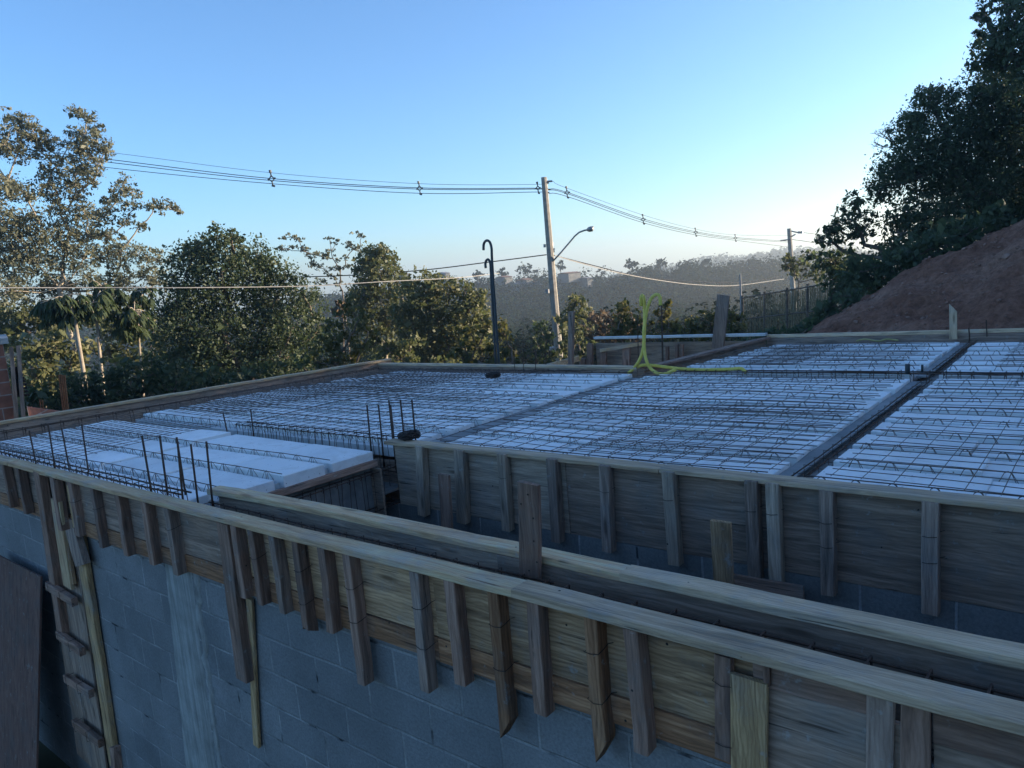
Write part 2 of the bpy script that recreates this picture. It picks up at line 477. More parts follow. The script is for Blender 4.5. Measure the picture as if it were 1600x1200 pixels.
def ground_z(x, y):
    r = math.hypot(x, y); az = math.atan2(x, y)
    if az < AZS[0] or az > AZS[-1]:
        z1, z2 = -3.0, -4.0
    else:
        z1, z2 = sky_z(px_of_az(az))
    z1 -= 4.6; z2 -= 6.5
    z = np.interp(r, [0, 14, 24, 45, 80, 120, 170, 232, 300, 430, 640, 900, 3000],
                  [-3.2, -3.2, -3.5, -5.0, -10.0, -12.0, z1 - 7, z1, z1 - 9, z2 - 16, z2, z2 - 16, z2 - 70])
    return float(z) + 0.25 * math.sin(x * 0.21) * math.cos(y * 0.17) * min(1, max(0, (r - 14) / 20))

GROUND = simple('valley_ground', (0.035, 0.045, 0.018), (0.10, 0.085, 0.045), 0.35, 0.95, 0, 0.3, 0.1)
mb = MB()
rs = list(np.concatenate([[0, 6], np.geomspace(12, 1100, 56)]))
na = 150
for r in rs:
    for k in range(na):
        a = 2 * math.pi * k / na
        x, y = r * math.sin(a), r * math.cos(a)
        mb.v.append((x, y, ground_z(x, y)))
for i in range(len(rs) - 1):
    for k in range(na):
        k2 = (k + 1) % na
        mb.f.append((i * na + k, i * na + k2, (i + 1) * na + k2, (i + 1) * na + k)); mb.m.append(0)
tag(mb.build('ground', GROUND, smooth=True), kind='structure')

# red earth bank behind the far form, rising to the right
EARTH = None
def earth_mat():
    m, nt, bs = nodes('red_earth')
    v, _ = coords(nt, rand=False)
    n1 = N(nt, 'ShaderNodeTexNoise', i_Scale=0.9, i_Detail=8.0, i_Roughness=0.65)
    n2 = N(nt, 'ShaderNodeTexNoise', i_Scale=9.0, i_Detail=8.0, i_Roughness=0.75)
    for q in (n1, n2): nt.links.new(v, q.inputs['Vector'])
    c = ramp(nt, n1.outputs[0], [(0.33, (0.25, 0.118, 0.078)), (0.52, (0.38, 0.19, 0.132)), (0.70, (0.48, 0.275, 0.20))])
    c = mixc(nt, 0.8, c, ramp(nt, n2.outputs[0], [(0.35, (0.5, 0.48, 0.46)), (0.6, (1.15, 1.12, 1.1))]), 'MULTIPLY')
    nt.links.new(c, bs.inputs['Base Color'])
    bs.inputs['Roughness'].default_value = 0.97
    bs.inputs['Specular IOR Level'].default_value = 0.1
    bump(nt, n2.outputs[0], 1.0, 0.12, bs)
    return m
def bank_z(x, y):
    # height rises with x; the slope toe runs just behind the far form
    crest = np.interp(x, [-12, -7, -5.33, -5.08, -4.47, -3.89, -3.34, -2.82, -2.33, -1.41, -0.59, 1.0, 4, 12, 30], [-3.2, -1.2, -0.46, -0.40, -0.11, 0.25, 0.56, 0.84, 1.07, 1.47, 1.85, 2.5, 3.6, 5.5, 8])
    toe = np.interp(x, [-12, -6, -4.5, -1, 5, 12], [-3.2, -2.2, -0.5, -0.35, -0.2, 0.2])
    t = np.clip((y - 11.75) / 3.4, 0, 1)
    back = max(0, y - 15.15)
    z = toe + (crest - toe) * (t ** 0.9) - back * 0.02
    if x < -5: z -= 0.12 * max(0, y - 13)
    return float(z)
def wob(x, y, s): return math.sin(x * 2.1 * s + 1.3) * math.cos(y * 1.7 * s + .4) + 0.6 * math.sin(x * 4.3 * s + y * 3.1 * s) + 0.35 * math.sin(9.1 * x * s - 7.7 * y * s)
mb = MB()
xs = np.concatenate([np.linspace(-12, -5, 15), np.linspace(-4.9, 4, 130), np.linspace(4.6, 34, 22)])
ys = np.concatenate([np.linspace(11.75, 16, 70), np.linspace(16.6, 46, 26)])
for y in ys:
    for x in xs:
        p = Vector((x * 1.1, y * 1.1, 3.0))
        rel = 0.15 * noise.fractal(p * .8, 0.7, 2.1, 6) + 0.08 * noise.ridged_multi_fractal(Vector((x * 1.6 + y * .9, y * 2.6 - x * .6, 1.0)), 0.8, 2.0, 4, 1.0, 2.0) - .05
        mb.v.append((x, y, bank_z(x, y) + rel * min(1, (y - 11.7) * 1.5) + random.gauss(0, 0.008)))
nx = len(xs)
for j in range(len(ys) - 1):
    for i in range(nx - 1):
        mb.f.append((j * nx + i, j * nx + i + 1, (j + 1) * nx + i + 1, (j + 1) * nx + i)); mb.m.append(0)
tag(mb.build('earth_bank', earth_mat(), smooth=True), kind='structure')

mb = MB()
for _ in range(1500):
    x = random.uniform(-5.2, 4.0); y = 11.8 + random.random() ** .8 * 3.8
    r = random.choice([.012, .015, .02, .025]) * random.lognormvariate(0, .4)
    p = Vector((x * 1.1, y * 1.1, 3.0))
    z = bank_z(x, y) + (0.15 * noise.fractal(p * .8, 0.7, 2.1, 6) + 0.08 * noise.ridged_multi_fractal(Vector((x * 1.6 + y * .9, y * 2.6 - x * .6, 1.0)), 0.8, 2.0, 4, 1.0, 2.0) - .05) * min(1, (y - 11.7) * 1.5)
    n_ = 6; vs = [(x, y, z + r * .8)]
    for lev, (rr, zz) in enumerate(((.8, .45), (1.0, 0), (.7, -.5))):
        for q in range(n_):
            a = 2 * math.pi * (q + .5 * lev) / n_
            k = rr * r * random.uniform(.7, 1.25)
            vs.append((x + k * math.cos(a), y + k * math.sin(a), z + zz * r))
    fs = [(0, 1 + q, 1 + (q + 1) % n_) for q in range(n_)]
    for lev in range(2):
        b = 1 + lev * n_
        fs += [(b + q, b + n_ + q, b + n_ + (q + 1) % n_, b + (q + 1) % n_) for q in range(n_)]
    mb.add(vs, fs)
tag(mb.build('earth_clods', simple('clod_earth', (0.19, 0.10, 0.07), (0.36, 0.21, 0.155), 6, .95, 0, .4, .02)), kind='stuff')

# ------------------------------------------------------------------ formwork and walls
YBX = [-11, -8.6, -5.8, -4.0, -2.1, -1.15, -0.2, 1.2]
YBY = [2.49, 2.464, 2.43, 2.414, 2.414, 2.397, 2.372, 2.345]
def yb(x): return interp(x, YBX, YBY)          # back edge of the front cap plank

def plank_curve(name, x0, x1, yfun, w, z0, t, mat, label, cat, group, xs=None):
    """horizontal cap plank following a gently bowed line"""
    mb = MB(); n = max(3, int((x1 - x0) / 0.22))
    ch = 0.004
    vs, fs = [], []
    y00 = yfun(x0)
    tw = random.uniform(-.004, .004)
    for i in range(n + 1):
        x = x0 + (x1 - x0) * i / n
        yy = yfun(x) + random.gauss(0, 0.0012); zz = z0 + random.gauss(0, 0.0012)
        for (a, b) in ((-w + ch, -t), (-ch, -t), (0, -t + ch), (0, -ch), (-ch, 0), (-w + ch, 0), (-w, -ch), (-w, -t + ch)):
            vs.append((x - x0, yy + a - y00 + random.gauss(0, .0008), zz + b + random.gauss(0, .0008)))
    for i in range(n):
        for q in range(8):
            r = (q + 1) % 8
            fs.append((i * 8 + q, i * 8 + 8 + q, i * 8 + 8 + r, i * 8 + r))
    fs.append(tuple(range(0, 8))); fs.append(tuple(range(n * 8 + 7, n * 8 - 1, -1)))
    mb.add(vs, fs)
    o = link(name, mb.mesh(name, mat), None); o.location = (x0, y00, 0)
    return tag(o, label, cat, group)

GP = 'cap planks of the front and inner forms'
plank_curve('cap_plank', -11.0, -8.06, yb, 0.118, 0.003, 0.036, wood('plank', 'x'), 'pale cap plank at the far left end of the front form', 'plank', GP)
plank_curve('cap_plank', -8.055, -2.003, yb, 0.115, 0.0, 0.036, wood('plank', 'x'), 'long pale beige cap plank on the front form beside the two rebar clusters', 'plank', GP)
plank_curve('cap_plank', -1.998, 1.2, yb, 0.122, 0.004, 0.038, wood('plankgrey', 'x'), 'grey stained cap plank on the front form at the lower right', 'plank', GP)
def yin(x): return interp(x, [-5.1, -4.4, -3.6, -2.2, -1.0, 1.2], [2.745, 2.775, 2.785, 2.772, 2.75, 2.73])
plank_curve('cap_plank', -5.06, -1.692, yin, 0.105, 0.0, 0.04, wood('plank', 'x'), 'pale cap plank of the inner form, running left from the tall upright board', 'plank', GP)
plank_curve('cap_plank', -1.688, 1.2, yin, 0.11, 0.004, 0.04, wood('plankgrey', 'x'), 'grey cap plank of the inner form right of its splice, above the channel', 'plank', GP)

# inner form panel (the side of the channel that faces the camera)
def panel(name, x0, x1, y, z0, z1, t, mat, label, cat='plywood panel', group=None):
    return board(name, (x0, y, (z0 + z1) / 2), (x1, y, (z0 + z1) / 2), z1 - z0, t, (0, 0, 1), (0, -1, 0), mat, label, cat, group, ch=0.002, jit=0.001)
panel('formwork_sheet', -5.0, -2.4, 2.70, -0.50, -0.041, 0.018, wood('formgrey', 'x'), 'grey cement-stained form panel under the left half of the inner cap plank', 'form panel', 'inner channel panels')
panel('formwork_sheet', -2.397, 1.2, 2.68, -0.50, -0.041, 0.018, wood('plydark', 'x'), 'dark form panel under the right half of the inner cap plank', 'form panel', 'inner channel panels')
# bottom of the front channel
board('channel_bottom_board', (-10.9, 2.55, -0.47), (1.2, 2.53, -0.47), 0.24, 0.02, (0, 1, 0), (0, 0, 1), wood('plydark', 'x'), 'dark board lying at the bottom of the front channel', 'board')

# plywood and low boards of the front form
for a, b, k, lb in ((-10.9, -6.62, 'plydark', 'dull grey plywood sheet behind the leftmost front studs'),
                    (-6.615, -4.42, 'plydark', 'brown plywood sheet behind the front studs above the cast column'),
                    (-4.415, -2.55, 'ply', 'tan plywood sheet behind the five closely set front studs'),
                    (-2.545, -0.985, 'ply', 'tan coarse-grained plywood sheet behind the pointed front studs')):
    ym = yb((a + b) / 2) - 0.034
    panel('plywood_sheet', a, b, ym, -0.375, -0.037, 0.017, wood(k, 'x'), lb, 'plywood', 'plywood sheets of the front form')
    panel('low_board', a, b - 0.004, ym - 0.004, -0.50, -0.379, 0.024, wood('lowboard', 'x'), 'reddish board edging the foot of the ' + lb.split(' sheet')[0] + {-10.9: ' at far left', -6.615: ' by the cast column', -4.415: ' in mid wall', -2.545: ' by the pointed studs'}.get(a, ''), 'board', 'low boards of the front form')
panel('plywood_sheet', -0.98, -0.512, yb(-.8) - 0.036, -0.62, -0.15, 0.018, wood('plydark', 'x'), 'dull brown panel right of the yellowish upright board', 'plywood', 'plywood sheets of the front form')
panel('low_board', -0.98, -0.6, yb(-.8) - 0.038, -0.148, -0.037, 0.02, wood('stud', 'x'), 'short brown board above the dull brown panel, under the front cap plank', 'board', 'low boards of the front form')
panel('plywood_sheet', -0.43, 1.2, yb(-.2) - 0.036, -0.70, -0.17, 0.018, wood('plydark', 'x'), 'dark brown panel in the bottom right corner', 'plywood', 'plywood sheets of the front form')
panel('low_board', -0.43, 1.2, yb(-.2) - 0.04, -0.168, -0.037, 0.022, wood('stud', 'x'), 'dark brown board above the corner panel at bottom right', 'board', 'low boards of the front form')

# front block wall with its cast column
WALL = block_mat('concrete_block_wall', 0.07, 0.11)
mb = MB()
n = 30
vs = []
for i in range(n + 1):
    x = -11.2 + 12.6 * i / n
    y = yb(x) - 0.012
    vs += [(x, y, -3.4), (x, y, -0.39), (x, y + 0.19, -0.39), (x, y + 0.19, -3.4)]
fs = []
for i in range(n):
    for q in range(4):
        r = (q + 1) % 4
        fs.append((i * 4 + q, (i + 1) * 4 + q, (i + 1) * 4 + r, i * 4 + r))
fs += [(0, 1, 2, 3), tuple(n * 4 + q for q in (3, 2, 1, 0))]
mb.add(vs, fs)
wall = tag(mb.build('block_wall', WALL), 'long grey concrete block wall below the front formwork', 'wall')
# cast column stripe in the wall (slightly proud, ragged edges)
mb = MB()
top_l, top_r = at_y(258, 890, 2.405), at_y(303, 890, 2.405)
bot_l, bot_r = at_y(290, 1200, 2.405), at_y(341, 1200, 2.405)
n = 46
rows = []
for i in range(n + 1):
    t = i / n * 1.35 - 0.06
    l = top_l + (bot_l - top_l) * t; r = top_r + (bot_r - top_r) * t
    y = yb(l[0]) - 0.012
    el, er = random.gauss(0, .004), random.gauss(0, .014)
    rows.append([(l[0] + el, y + 0.004, l[2]), (l[0] + el + 0.012, y - 0.012, l[2]), (r[0] - 0.07 + random.gauss(0, .004), y - 0.012, l[2]), (r[0] - 0.055, y - 0.003, l[2]),
                 (r[0] - 0.02 + er, y - 0.002, l[2]), (r[0] + er, y - 0.02 - abs(random.gauss(0, .006)), l[2]), (r[0] + er + 0.03, y - 0.014, l[2]), (r[0] + er + 0.045, y + 0.004, l[2])])
vs = [p for r_ in rows for p in r_]
fs = [(i * 8 + q, i * 8 + q + 1, (i + 1) * 8 + q + 1, (i + 1) * 8 + q) for i in range(n) for q in range(7)]
mb.add(vs, fs)
mb.build('cast_column', COLUMN, wall, smooth=True)

# front studs: (x of the near front corner in the photo, its foot, width, depth, kind, label)
def wire_loop(parent, p, w, d, z, mat=TIE):
    """tie wire wrapped round a stud whose front right corner is at p (local)"""
    m = MB(); e = 0.0035
    x1 = p[0] + e; x0 = p[0] - w - e; y0 = p[1] - e; y1 = p[1] + d
    dz = random.uniform(-.012, .012)
    m.tube([(x0, y1, z + dz), (x0, y0, z + dz * .5), (x0 + w * .5, y0 - .002, z - 0.006), (x1, y0, z), (x1, y0 + d * .5, z + 0.004), (x1, y1 - .004, z + 0.012), (x1 + 0.03, y1 - 0.012, z + 0.028)], 0.0016, 4)
    o = m.build('tie_wire', mat, parent)
    return o
SG = 'studs of the front form'
STUDS = [(17.5, 794, .06, .07, 'stud', 'stud of the front form at the left edge of the picture', 0, 0),
         (41, 804, .06, .07, 'stud', 'second visible stud from the left of the front form', 0, 0),
         (71, 815, .04, .07, 'stud', 'thin stud just right of the long column post at left', 0, 0),
         (97, 830, .085, .07, 'stud', 'stud with a pale leaning lath in front of its foot', 0, 0),
         (125, 839, .085, .07, 'stud', 'stud above the short block of the column form', 0, 1),
         (160, 857, .055, .07, 'stud', 'narrow stud of the front form, third left of the cast column', 0, 1),
         (200, 870, .07, .07, 'stud', 'stud of the front form, second left of the cast column', 0, 0),
         (241, 884, .07, .075, 'stud', 'dark reddish stud just left of the cast column', 0, 0),
         (278, 900, .065, .075, 'studgrey', 'stud directly over the cast column, left of a bare plywood bay', 0, 1),
         (383, 936, .06, .07, 'stud', 'first of five closely set studs, right of the long post', 0, 0),
         (411, 947, .055, .07, 'stud', 'second of the five closely set studs, with tie wire', 0, 1),
         (445, 961, .055, .07, 'studgrey', 'third of the five closely set studs', 0, 0),
         (483, 994, .055, .07, 'stud', 'chipped stud hanging lower, fourth of the close set', .0, 2),
         (521, 991, .06, .07, 'stud', 'fifth of the five closely set studs', 0, 0),
         (570, 1073, .062, .07, 'stud', 'long stud reaching well below the form, left of the wide tan bay', 0, 2),
         (670, 1084, .062, .07, 'studgrey', 'bluish grey long stud with two wires right of the wide tan bay', 0, 2),
         (727, 1074, .068, .07, 'stud', 'purplish stud between the bluish long stud and the pointed one', 0, 0),
         (798, 1161, .062, .07, 'lowboard', 'brown long stud with a pointed foot and two tie wires', .10, 2),
         (853, 1122, .065, .07, 'stud', 'smooth purplish stud between the two pointed studs', 0, 0),
         (950, 1200, .06, .075, 'lowboard', 'dark brown pointed stud with a splintered top', .10, 2),
         (1012, 1183, .062, .075, 'stud', 'stud right of the dark pointed stud, beside a wide tan bay', 0, 0)]
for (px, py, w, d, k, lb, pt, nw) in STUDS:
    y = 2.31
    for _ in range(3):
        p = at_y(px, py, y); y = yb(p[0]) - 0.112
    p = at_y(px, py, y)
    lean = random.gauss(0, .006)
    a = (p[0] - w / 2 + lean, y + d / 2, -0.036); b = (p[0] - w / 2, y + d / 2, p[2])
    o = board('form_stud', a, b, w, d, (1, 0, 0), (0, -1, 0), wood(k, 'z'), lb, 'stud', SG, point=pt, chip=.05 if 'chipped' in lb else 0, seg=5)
    for q in range(nw):
        z = (-0.16 if q == 0 else -0.36) + random.uniform(-.03, .03)
        wire_loop(o, (w / 2, -d / 2), w, d, z)
# flat boards at the right end of the front form
def upright(name, pl, pr, ptop, pbot, y, t, kind, label, cat='board', group=None, parent=None):
    """vertical board seen face on: pixel columns pl..pr at its top row ptop and foot row pbot"""
    tl, tr = at_y(pl[0], ptop, y), at_y(pr[0], ptop, y)
    bl, br = at_y(pl[1], pbot, y), at_y(pr[1], pbot, y)
    return board(name, ((tl + tr) / 2) + [0, t / 2, 0], ((bl + br) / 2) + [0, t / 2, 0], float(np.linalg.norm(tr - tl)), t, (1, 0, 0), (0, -1, 0), wood(kind, 'z'), label, cat, group, parent)
o = upright('form_stud', (1115, 1119), (1140, 1142), 1026, 1188, yb(-1.05) - 0.075, 0.03, 'stud', 'thin flat stud with two tie wires left of the yellowish board', 'stud', SG)
wire_loop(o, (.032, -.02), .064, .03, -0.10); wire_loop(o, (.032, -.02), .064, .03, -0.33)
upright('upright_board', (1142, 1143), (1197, 1198), 1062, 1290, yb(-.95) - 0.085, 0.022, 'yellow', 'wide yellowish upright board fixed over the front form at right', 'board')
upright('form_stud', (1191, 1192), (1201, 1202), 1040, 1072, yb(-.85) - 0.07, 0.05, 'stud', 'short dark stud end showing above the yellowish board', 'stud', SG)
upright('upright_board', (1354, 1352), (1396, 1392), 1092, 1260, yb(-.5) - 0.062, 0.022, 'studgrey', 'grey upright strip with a tie wire left of the black gap', 'board')
upright('upright_board', (1407, 1402), (1452, 1455), 1104, 1260, yb(-.45) - 0.07, 0.03, 'stud', 'purplish upright board with a ragged left edge right of the black gap', 'board')

# long post with a lath behind it, below the front form
upright('long_post', (338, 370), (354, 384), 818, 1064, yb(-4.2) - 0.10, 0.06, 'stud', 'long reddish post hanging below the front form at mid left', 'post')
upright('thin_lath', (384, 395), (392, 404), 936, 1166, yb(-4.2) - 0.045, 0.025, 'yellow', 'thin lath hanging behind the long reddish post', 'lath')

# column form on the wall at left
cf = thing('column_form', 'tall wooden column form with cross pieces on the block wall at left', 'column form', (-7.1, 2.38, -3.2))
def cfb(name, *a, **k):
    o = upright(*((name,) + a), parent=cf, **k)
    return o
yw = yb(-7) - 0.02
cfb('side_board', (52, 90), (60, 96), 738, 990, yw - 0.09, 0.07, 'stud', None, None)
cfb('side_board', (104, 172), (115, 181), 760, 1200, yw - 0.05, 0.045, 'yellow', None, None)
cfb('face_board', (66, 118), (110, 172), 800, 1200, yw - 0.025, 0.02, 'plydark', None, None)
cfb('lath', (79, 100), (91, 110), 782, 918, yw - 0.085, 0.03, 'plank', None, None)
cfb('lath', (95, 108), (100, 114), 833, 912, yw - 0.075, 0.03, 'ply', None, None)
cfb('short_block', (101, 120), (115, 128), 827, 884, yw - 0.10, 0.06, 'studgrey', None, None)
for (x0, y0, x1, y1) in ((76, 908, 116, 935), (92, 985, 129, 1012), (104, 1052, 143, 1078), (117, 1122, 158, 1155)):
    a, b = at_y(x0, y0 + 6, yw - .09), at_y(x1, y1 + 6, yw - .09)
    o = board('cross_piece', a, b, 0.075, 0.05, (0, 0, 1), (0, -1, 0), wood('stud', 'x'), parent=cf)
    m = MB()
    for f in (.15, .62):
        c = (b - a) * f
        m.tube([c + [0, .035, .047], c + [0, -.038, .045], c + [0.004, -.038, -.045], c + [0.004, .02, -.05]], 0.0022, 4)
    m.build('tie_wire', TIE, o)
# leaning film-faced sheet in the lower left corner, and a wedge
p0, p1, p2 = at_y(52, 905, 2.27), at_y(47, 1199, 2.20), at_y(-40, 835, 2.27)
mb = MB()
A = np.array([p0[0], 2.33, p0[2]]); Bv = np.array([p0[0] - 0.15, 1.98, -3.3])
Lw = np.array([-1.25, 0.0, 0.02])
nrm = np.cross(Lw, A - Bv); nrm /= np.linalg.norm(nrm)
if nrm[1] > 0: nrm = -nrm
t_ = nrm * 0.018
mb.add([A, A + Lw, Bv + Lw, Bv, A - t_, A + Lw - t_, Bv + Lw - t_, Bv - t_], [(0, 1, 2, 3), (7, 6, 5, 4), (0, 4, 5, 1), (1, 5, 6, 2), (2, 6, 7, 3), (3, 7, 4, 0)])
tag(mb.build('leaning_sheet', wood('film', 'z'), org=tuple(Bv)), 'dark reddish film-faced sheet leaning on the block wall in the lower left corner', 'plywood')
a, b = at_y(180, 1166, 2.2), at_y(190, 1290, 2.1)
board('wood_offcut', a, b, .07, .06, (1, 0, 0), (0, -1, 0), wood('stud', 'z'), 'pale wood offcut standing at the foot of the column form', 'offcut', point=-.05)

# inner beam form (second beam) with studs and its cap plank
def y2(x): return interp(x, [-5, -3.3, -2.8, 1.2], [4.325, 4.345, 4.343, 4.30])
plank_curve('cap_plank', -4.94, -2.335, y2, 0.125, 0.003, 0.03, wood('plankgrey', 'x'), 'pale cap plank of the inner beam form, left piece from the corner', 'plank', 'cap planks of the inner beam')
plank_curve('cap_plank', -2.33, 1.2, y2, 0.125, 0.006, 0.03, wood('plankgrey', 'x'), 'pale cap plank of the inner beam form, right piece below the mesh', 'plank', 'cap planks of the inner beam')
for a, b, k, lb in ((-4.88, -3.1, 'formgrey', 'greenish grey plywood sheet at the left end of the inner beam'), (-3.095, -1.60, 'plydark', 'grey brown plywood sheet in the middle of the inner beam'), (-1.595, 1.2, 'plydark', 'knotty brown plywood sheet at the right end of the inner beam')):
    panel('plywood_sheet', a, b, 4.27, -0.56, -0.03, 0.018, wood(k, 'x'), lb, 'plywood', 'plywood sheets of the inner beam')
BG = 'studs of the inner beam form'
for i, (t0, f0, t1, f1, top, foot, k, lb, nw) in enumerate((
        (648, 653, 659, 663, 698, 806, 'formgrey', 'grey stud of the inner beam nearest its left corner', 0),
        (708, 714, 722, 727, 704, 818, 'formgrey', 'stud of the inner beam behind the small upright stake', 0),
        (776, 783, 788, 796, 710, 830, 'formgrey', 'stud of the inner beam just left of the tall upright board', 1),
        (853, 861, 867, 875, 718, 848, 'studgrey', 'stud of the inner beam just right of the tall upright board', 0),
        (935, 941, 950, 955, 728, 863, 'studgrey', 'stud of the inner beam third from its right-hand double', 1),
        (1033, 1043, 1051, 1060, 738, 884, 'formgrey', 'stud of the inner beam under the cap plank splice', 1),
        (1162, 1168, 1182, 1187, 752, 906, 'studgrey', 'left stud of the close pair on the inner beam', 1),
        (1195, 1201, 1215, 1222, 756, 919, 'formgrey', 'right bluish stud of the close pair on the inner beam', 1),
        (1279, 1282, 1301, 1305, 768, 931, 'studgrey', 'stud with tie wire right of the close pair', 2),
        (1440, 1439, 1467, 1464, 785, 961, 'studgrey', 'rightmost stud of the inner beam, with two tie wires', 2))):
    o = upright('form_stud', (t0, f0), (t1, f1), top, foot, 4.185, 0.07, k, lb, 'stud', BG)
    w = 0.05
    for q in range(nw):
        wire_loop(o, (w / 2, -.036), w + .01, .05, -0.18 - .14 * q)
upright('stake', (683, 691), (699, 706), 742, 842, 4.05, 0.03, 'stud', 'small brown upright stake in the well before the inner beam', 'stake')
upright('stake', (1110, 1114), (1140, 1146), 816, 930, 3.95, 0.035, 'ply', 'short greenish upright board in the well before the inner beam', 'stake')
p, q = at_y(1120, 905, 4.16), at_y(1256, 930, 4.16)
board('low_board', p, q, .11, .022, (0, 0, 1), (0, -1, 0), wood('stud', 'x'), 'brown board fixed low across the pair of inner beam studs', 'board')
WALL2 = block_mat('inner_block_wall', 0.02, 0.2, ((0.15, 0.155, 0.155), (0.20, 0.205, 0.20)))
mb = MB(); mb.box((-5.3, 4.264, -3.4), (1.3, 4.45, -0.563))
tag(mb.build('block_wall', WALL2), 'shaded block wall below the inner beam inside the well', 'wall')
# tall board nailed to the inner cap plank
o = upright('upright_board', (808, 809), (839, 844), 756, 902, 2.615, 0.03, 'stud', 'tall nail-holed upright board fixed to the inner cap plank', 'board')
mb = MB()
for (zx, xx) in ((-.05, .01), (-.16, .03), (-.27, .022), (-.37, .03), (-.42, -.02), (-.1, -.035)):
    mb.tube([(xx - .01, -.0155, zx), (xx - .01, -.0175, zx)], 0.0045, 6)
mb.build('nail_hole', TIE, o)

# left wall of the well: panel with a rebar cage in front
mb = MB(); mb.box((-5.05, 2.80, -0.64), (-5.03, 4.10, -0.19))
tag(mb.build('formwork_sheet', DARKW), 'dark form panel closing the left side of the well', 'form panel')
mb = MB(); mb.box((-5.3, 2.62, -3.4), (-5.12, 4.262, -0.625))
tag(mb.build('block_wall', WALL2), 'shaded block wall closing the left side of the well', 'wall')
board('side_board', (-4.955, 2.82, -0.16), (-4.955, 4.1, -0.16), 0.055, 0.05, (0, 0, 1), (1, 0, 0), wood('stud', 'y'), 'dark board edge under the foam ends at the left of the well', 'board')
for y, lb in ((4.10, 'front side board added against sun leaks in the gap with the upright stirrups'), (4.365, 'back side board added against sun leaks in the gap with the upright stirrups')):
    board('added_gap_board', (-10.2, y, -.42), (-4.9, y, -.42), .42, .018, (0, 0, 1), (0, 1, 0), wood('plydark', 'x'), lb, 'board')  # added to close this gap off from sunlight below the slab

# ------------------------------------------------------------------ reinforcement cages
def cage(name, label, p0, p1, w, h, step, group=None, r=0.0055, rs=0.0035, side=None, top_only=False, hooks=0.0):
    p0, p1 = np.array(p0, float), np.array(p1, float)
    L = np.linalg.norm(p1 - p0); t = (p1 - p0) / L
    s = np.array([-t[1], t[0], 0.0])
    e = thing(name, label, 'rebar cage', tuple(p0), group)
    offs = [(-w / 2, 0), (w / 2, 0)] + ([] if top_only else [(-w / 2, -h), (w / 2, -h)])
    for (a, b) in offs:
        m = MB(); n = max(2, int(L / .5))
        m.tube([t * (L * i / n) + s * a + [0, 0, b] + np.array([0, 0, random.gauss(0, .004)]) for i in range(n + 1)], r, 5)
        m.build('longitudinal_bar', REBAR, e, smooth=True)
    x = 0.05
    while x < L - .02:
        c = t * (x + random.gauss(0, .008)); a = w / 2 + r + rs; lean = t * random.gauss(0, .012)
        m = MB()
        up = r + rs + random.uniform(0, .006)
        m.tube([c - s * (a - .03) + [0, 0, -.03] * 1 + t * .012, c - s * a + [0, 0, up], c + s * a + [0, 0, up], c + s * a + lean + [0, 0, -h - r], c - s * a + lean + [0, 0, -h - r], c - s * a + [0, 0, up + .004], c - s * (a - .035) + [0, 0, up - .03 + hooks]], rs, 4)
        m.build('stirrup', REBAR, e)
        x += step
    return e
cage('rebar_cage', 'double rebar line with ties along the back of the front cap plank, left part', (-10.8, yb(-10) + .06, 0.016), (-5.02, yb(-5) + .05, 0.016), 0.07, 0.36, 0.12, r=.007)
cage('rebar_cage', 'rebar cage with hooked stirrups inside the front channel', (-4.98, yb(-5) + .115, -0.075), (-2.0, yb(-2) + .115, -0.085), 0.13, 0.30, 0.145)
cage('rebar_cage', 'rebar cage with short brown hooks in the right end of the front channel', (-1.98, yb(-2) + .115, -0.09), (1.1, yb(1) + .12, -0.075), 0.13, 0.30, 0.18, hooks=.05, rs=.0045)
cage('rebar_cage', 'rebar cage with upright stirrups between the near foam blocks and the meshed slab', (-7.2, 4.235, 0.03), (-4.85, 4.235, 0.03), 0.14, 0.32, 0.10)
cage('rebar_cage', 'rebar cage standing in the left side of the well', (-4.955, 2.84, -0.235), (-4.955, 4.3, -0.235), 0.09, 0.32, 0.125)
cage('rebar_cage', 'long rebar cage in the dark gap between the right and middle bays, near part', (-1.535, 4.45, -0.035), (-1.53, 8.15, -0.035), 0.075, 0.06, 0.2, r=.0045, rs=.0025)
cage('rebar_cage', 'rebar cage in the dark gap between the two far bays', (-1.56, 8.75, -0.035), (-1.59, 11.35, -0.035), 0.07, 0.06, 0.2, r=.0045, rs=.0025)
cage('rebar_cage', 'rebar cage lying across behind the middle and right bays', (-4.35, 8.40, -0.01), (1.1, 8.42, -0.01), 0.13, 0.3, 0.13, r=.008)
cage('rebar_cage', 'rebar cage inside the skewed left edge form', (-10.36, 3.0, 0.0), (-9.62, 8.25, 0.0), 0.13, 0.3, 0.2)
cage('rebar_cage', 'rebar cage inside the far edge form left of the yellow conduits', (-9.5, 8.24, -0.02), (-4.85, 8.32, -0.02), 0.12, 0.3, 0.2)

# dark trough boards below the gaps (soffits)
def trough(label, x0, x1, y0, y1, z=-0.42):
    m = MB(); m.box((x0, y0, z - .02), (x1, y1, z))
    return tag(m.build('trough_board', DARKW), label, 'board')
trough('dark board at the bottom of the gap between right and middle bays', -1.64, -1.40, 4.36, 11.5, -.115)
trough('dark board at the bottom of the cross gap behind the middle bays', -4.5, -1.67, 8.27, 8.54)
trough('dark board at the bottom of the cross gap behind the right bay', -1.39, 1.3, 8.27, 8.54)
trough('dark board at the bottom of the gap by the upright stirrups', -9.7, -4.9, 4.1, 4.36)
def sun_stop(label, x0, x1, y0, y1, z=-0.245):  # sheets added under the slab so no sun leaks up from below
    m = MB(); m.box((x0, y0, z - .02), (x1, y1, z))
    return tag(m.build('sun_stop_sheet', wood('plydark', 'x')), label, 'plywood', 'sheets added under the slab to stop sun leaks')
sun_stop('sheet added against sun leaks under the near right bay', -1.40, 3.0, 4.47, 8.2)
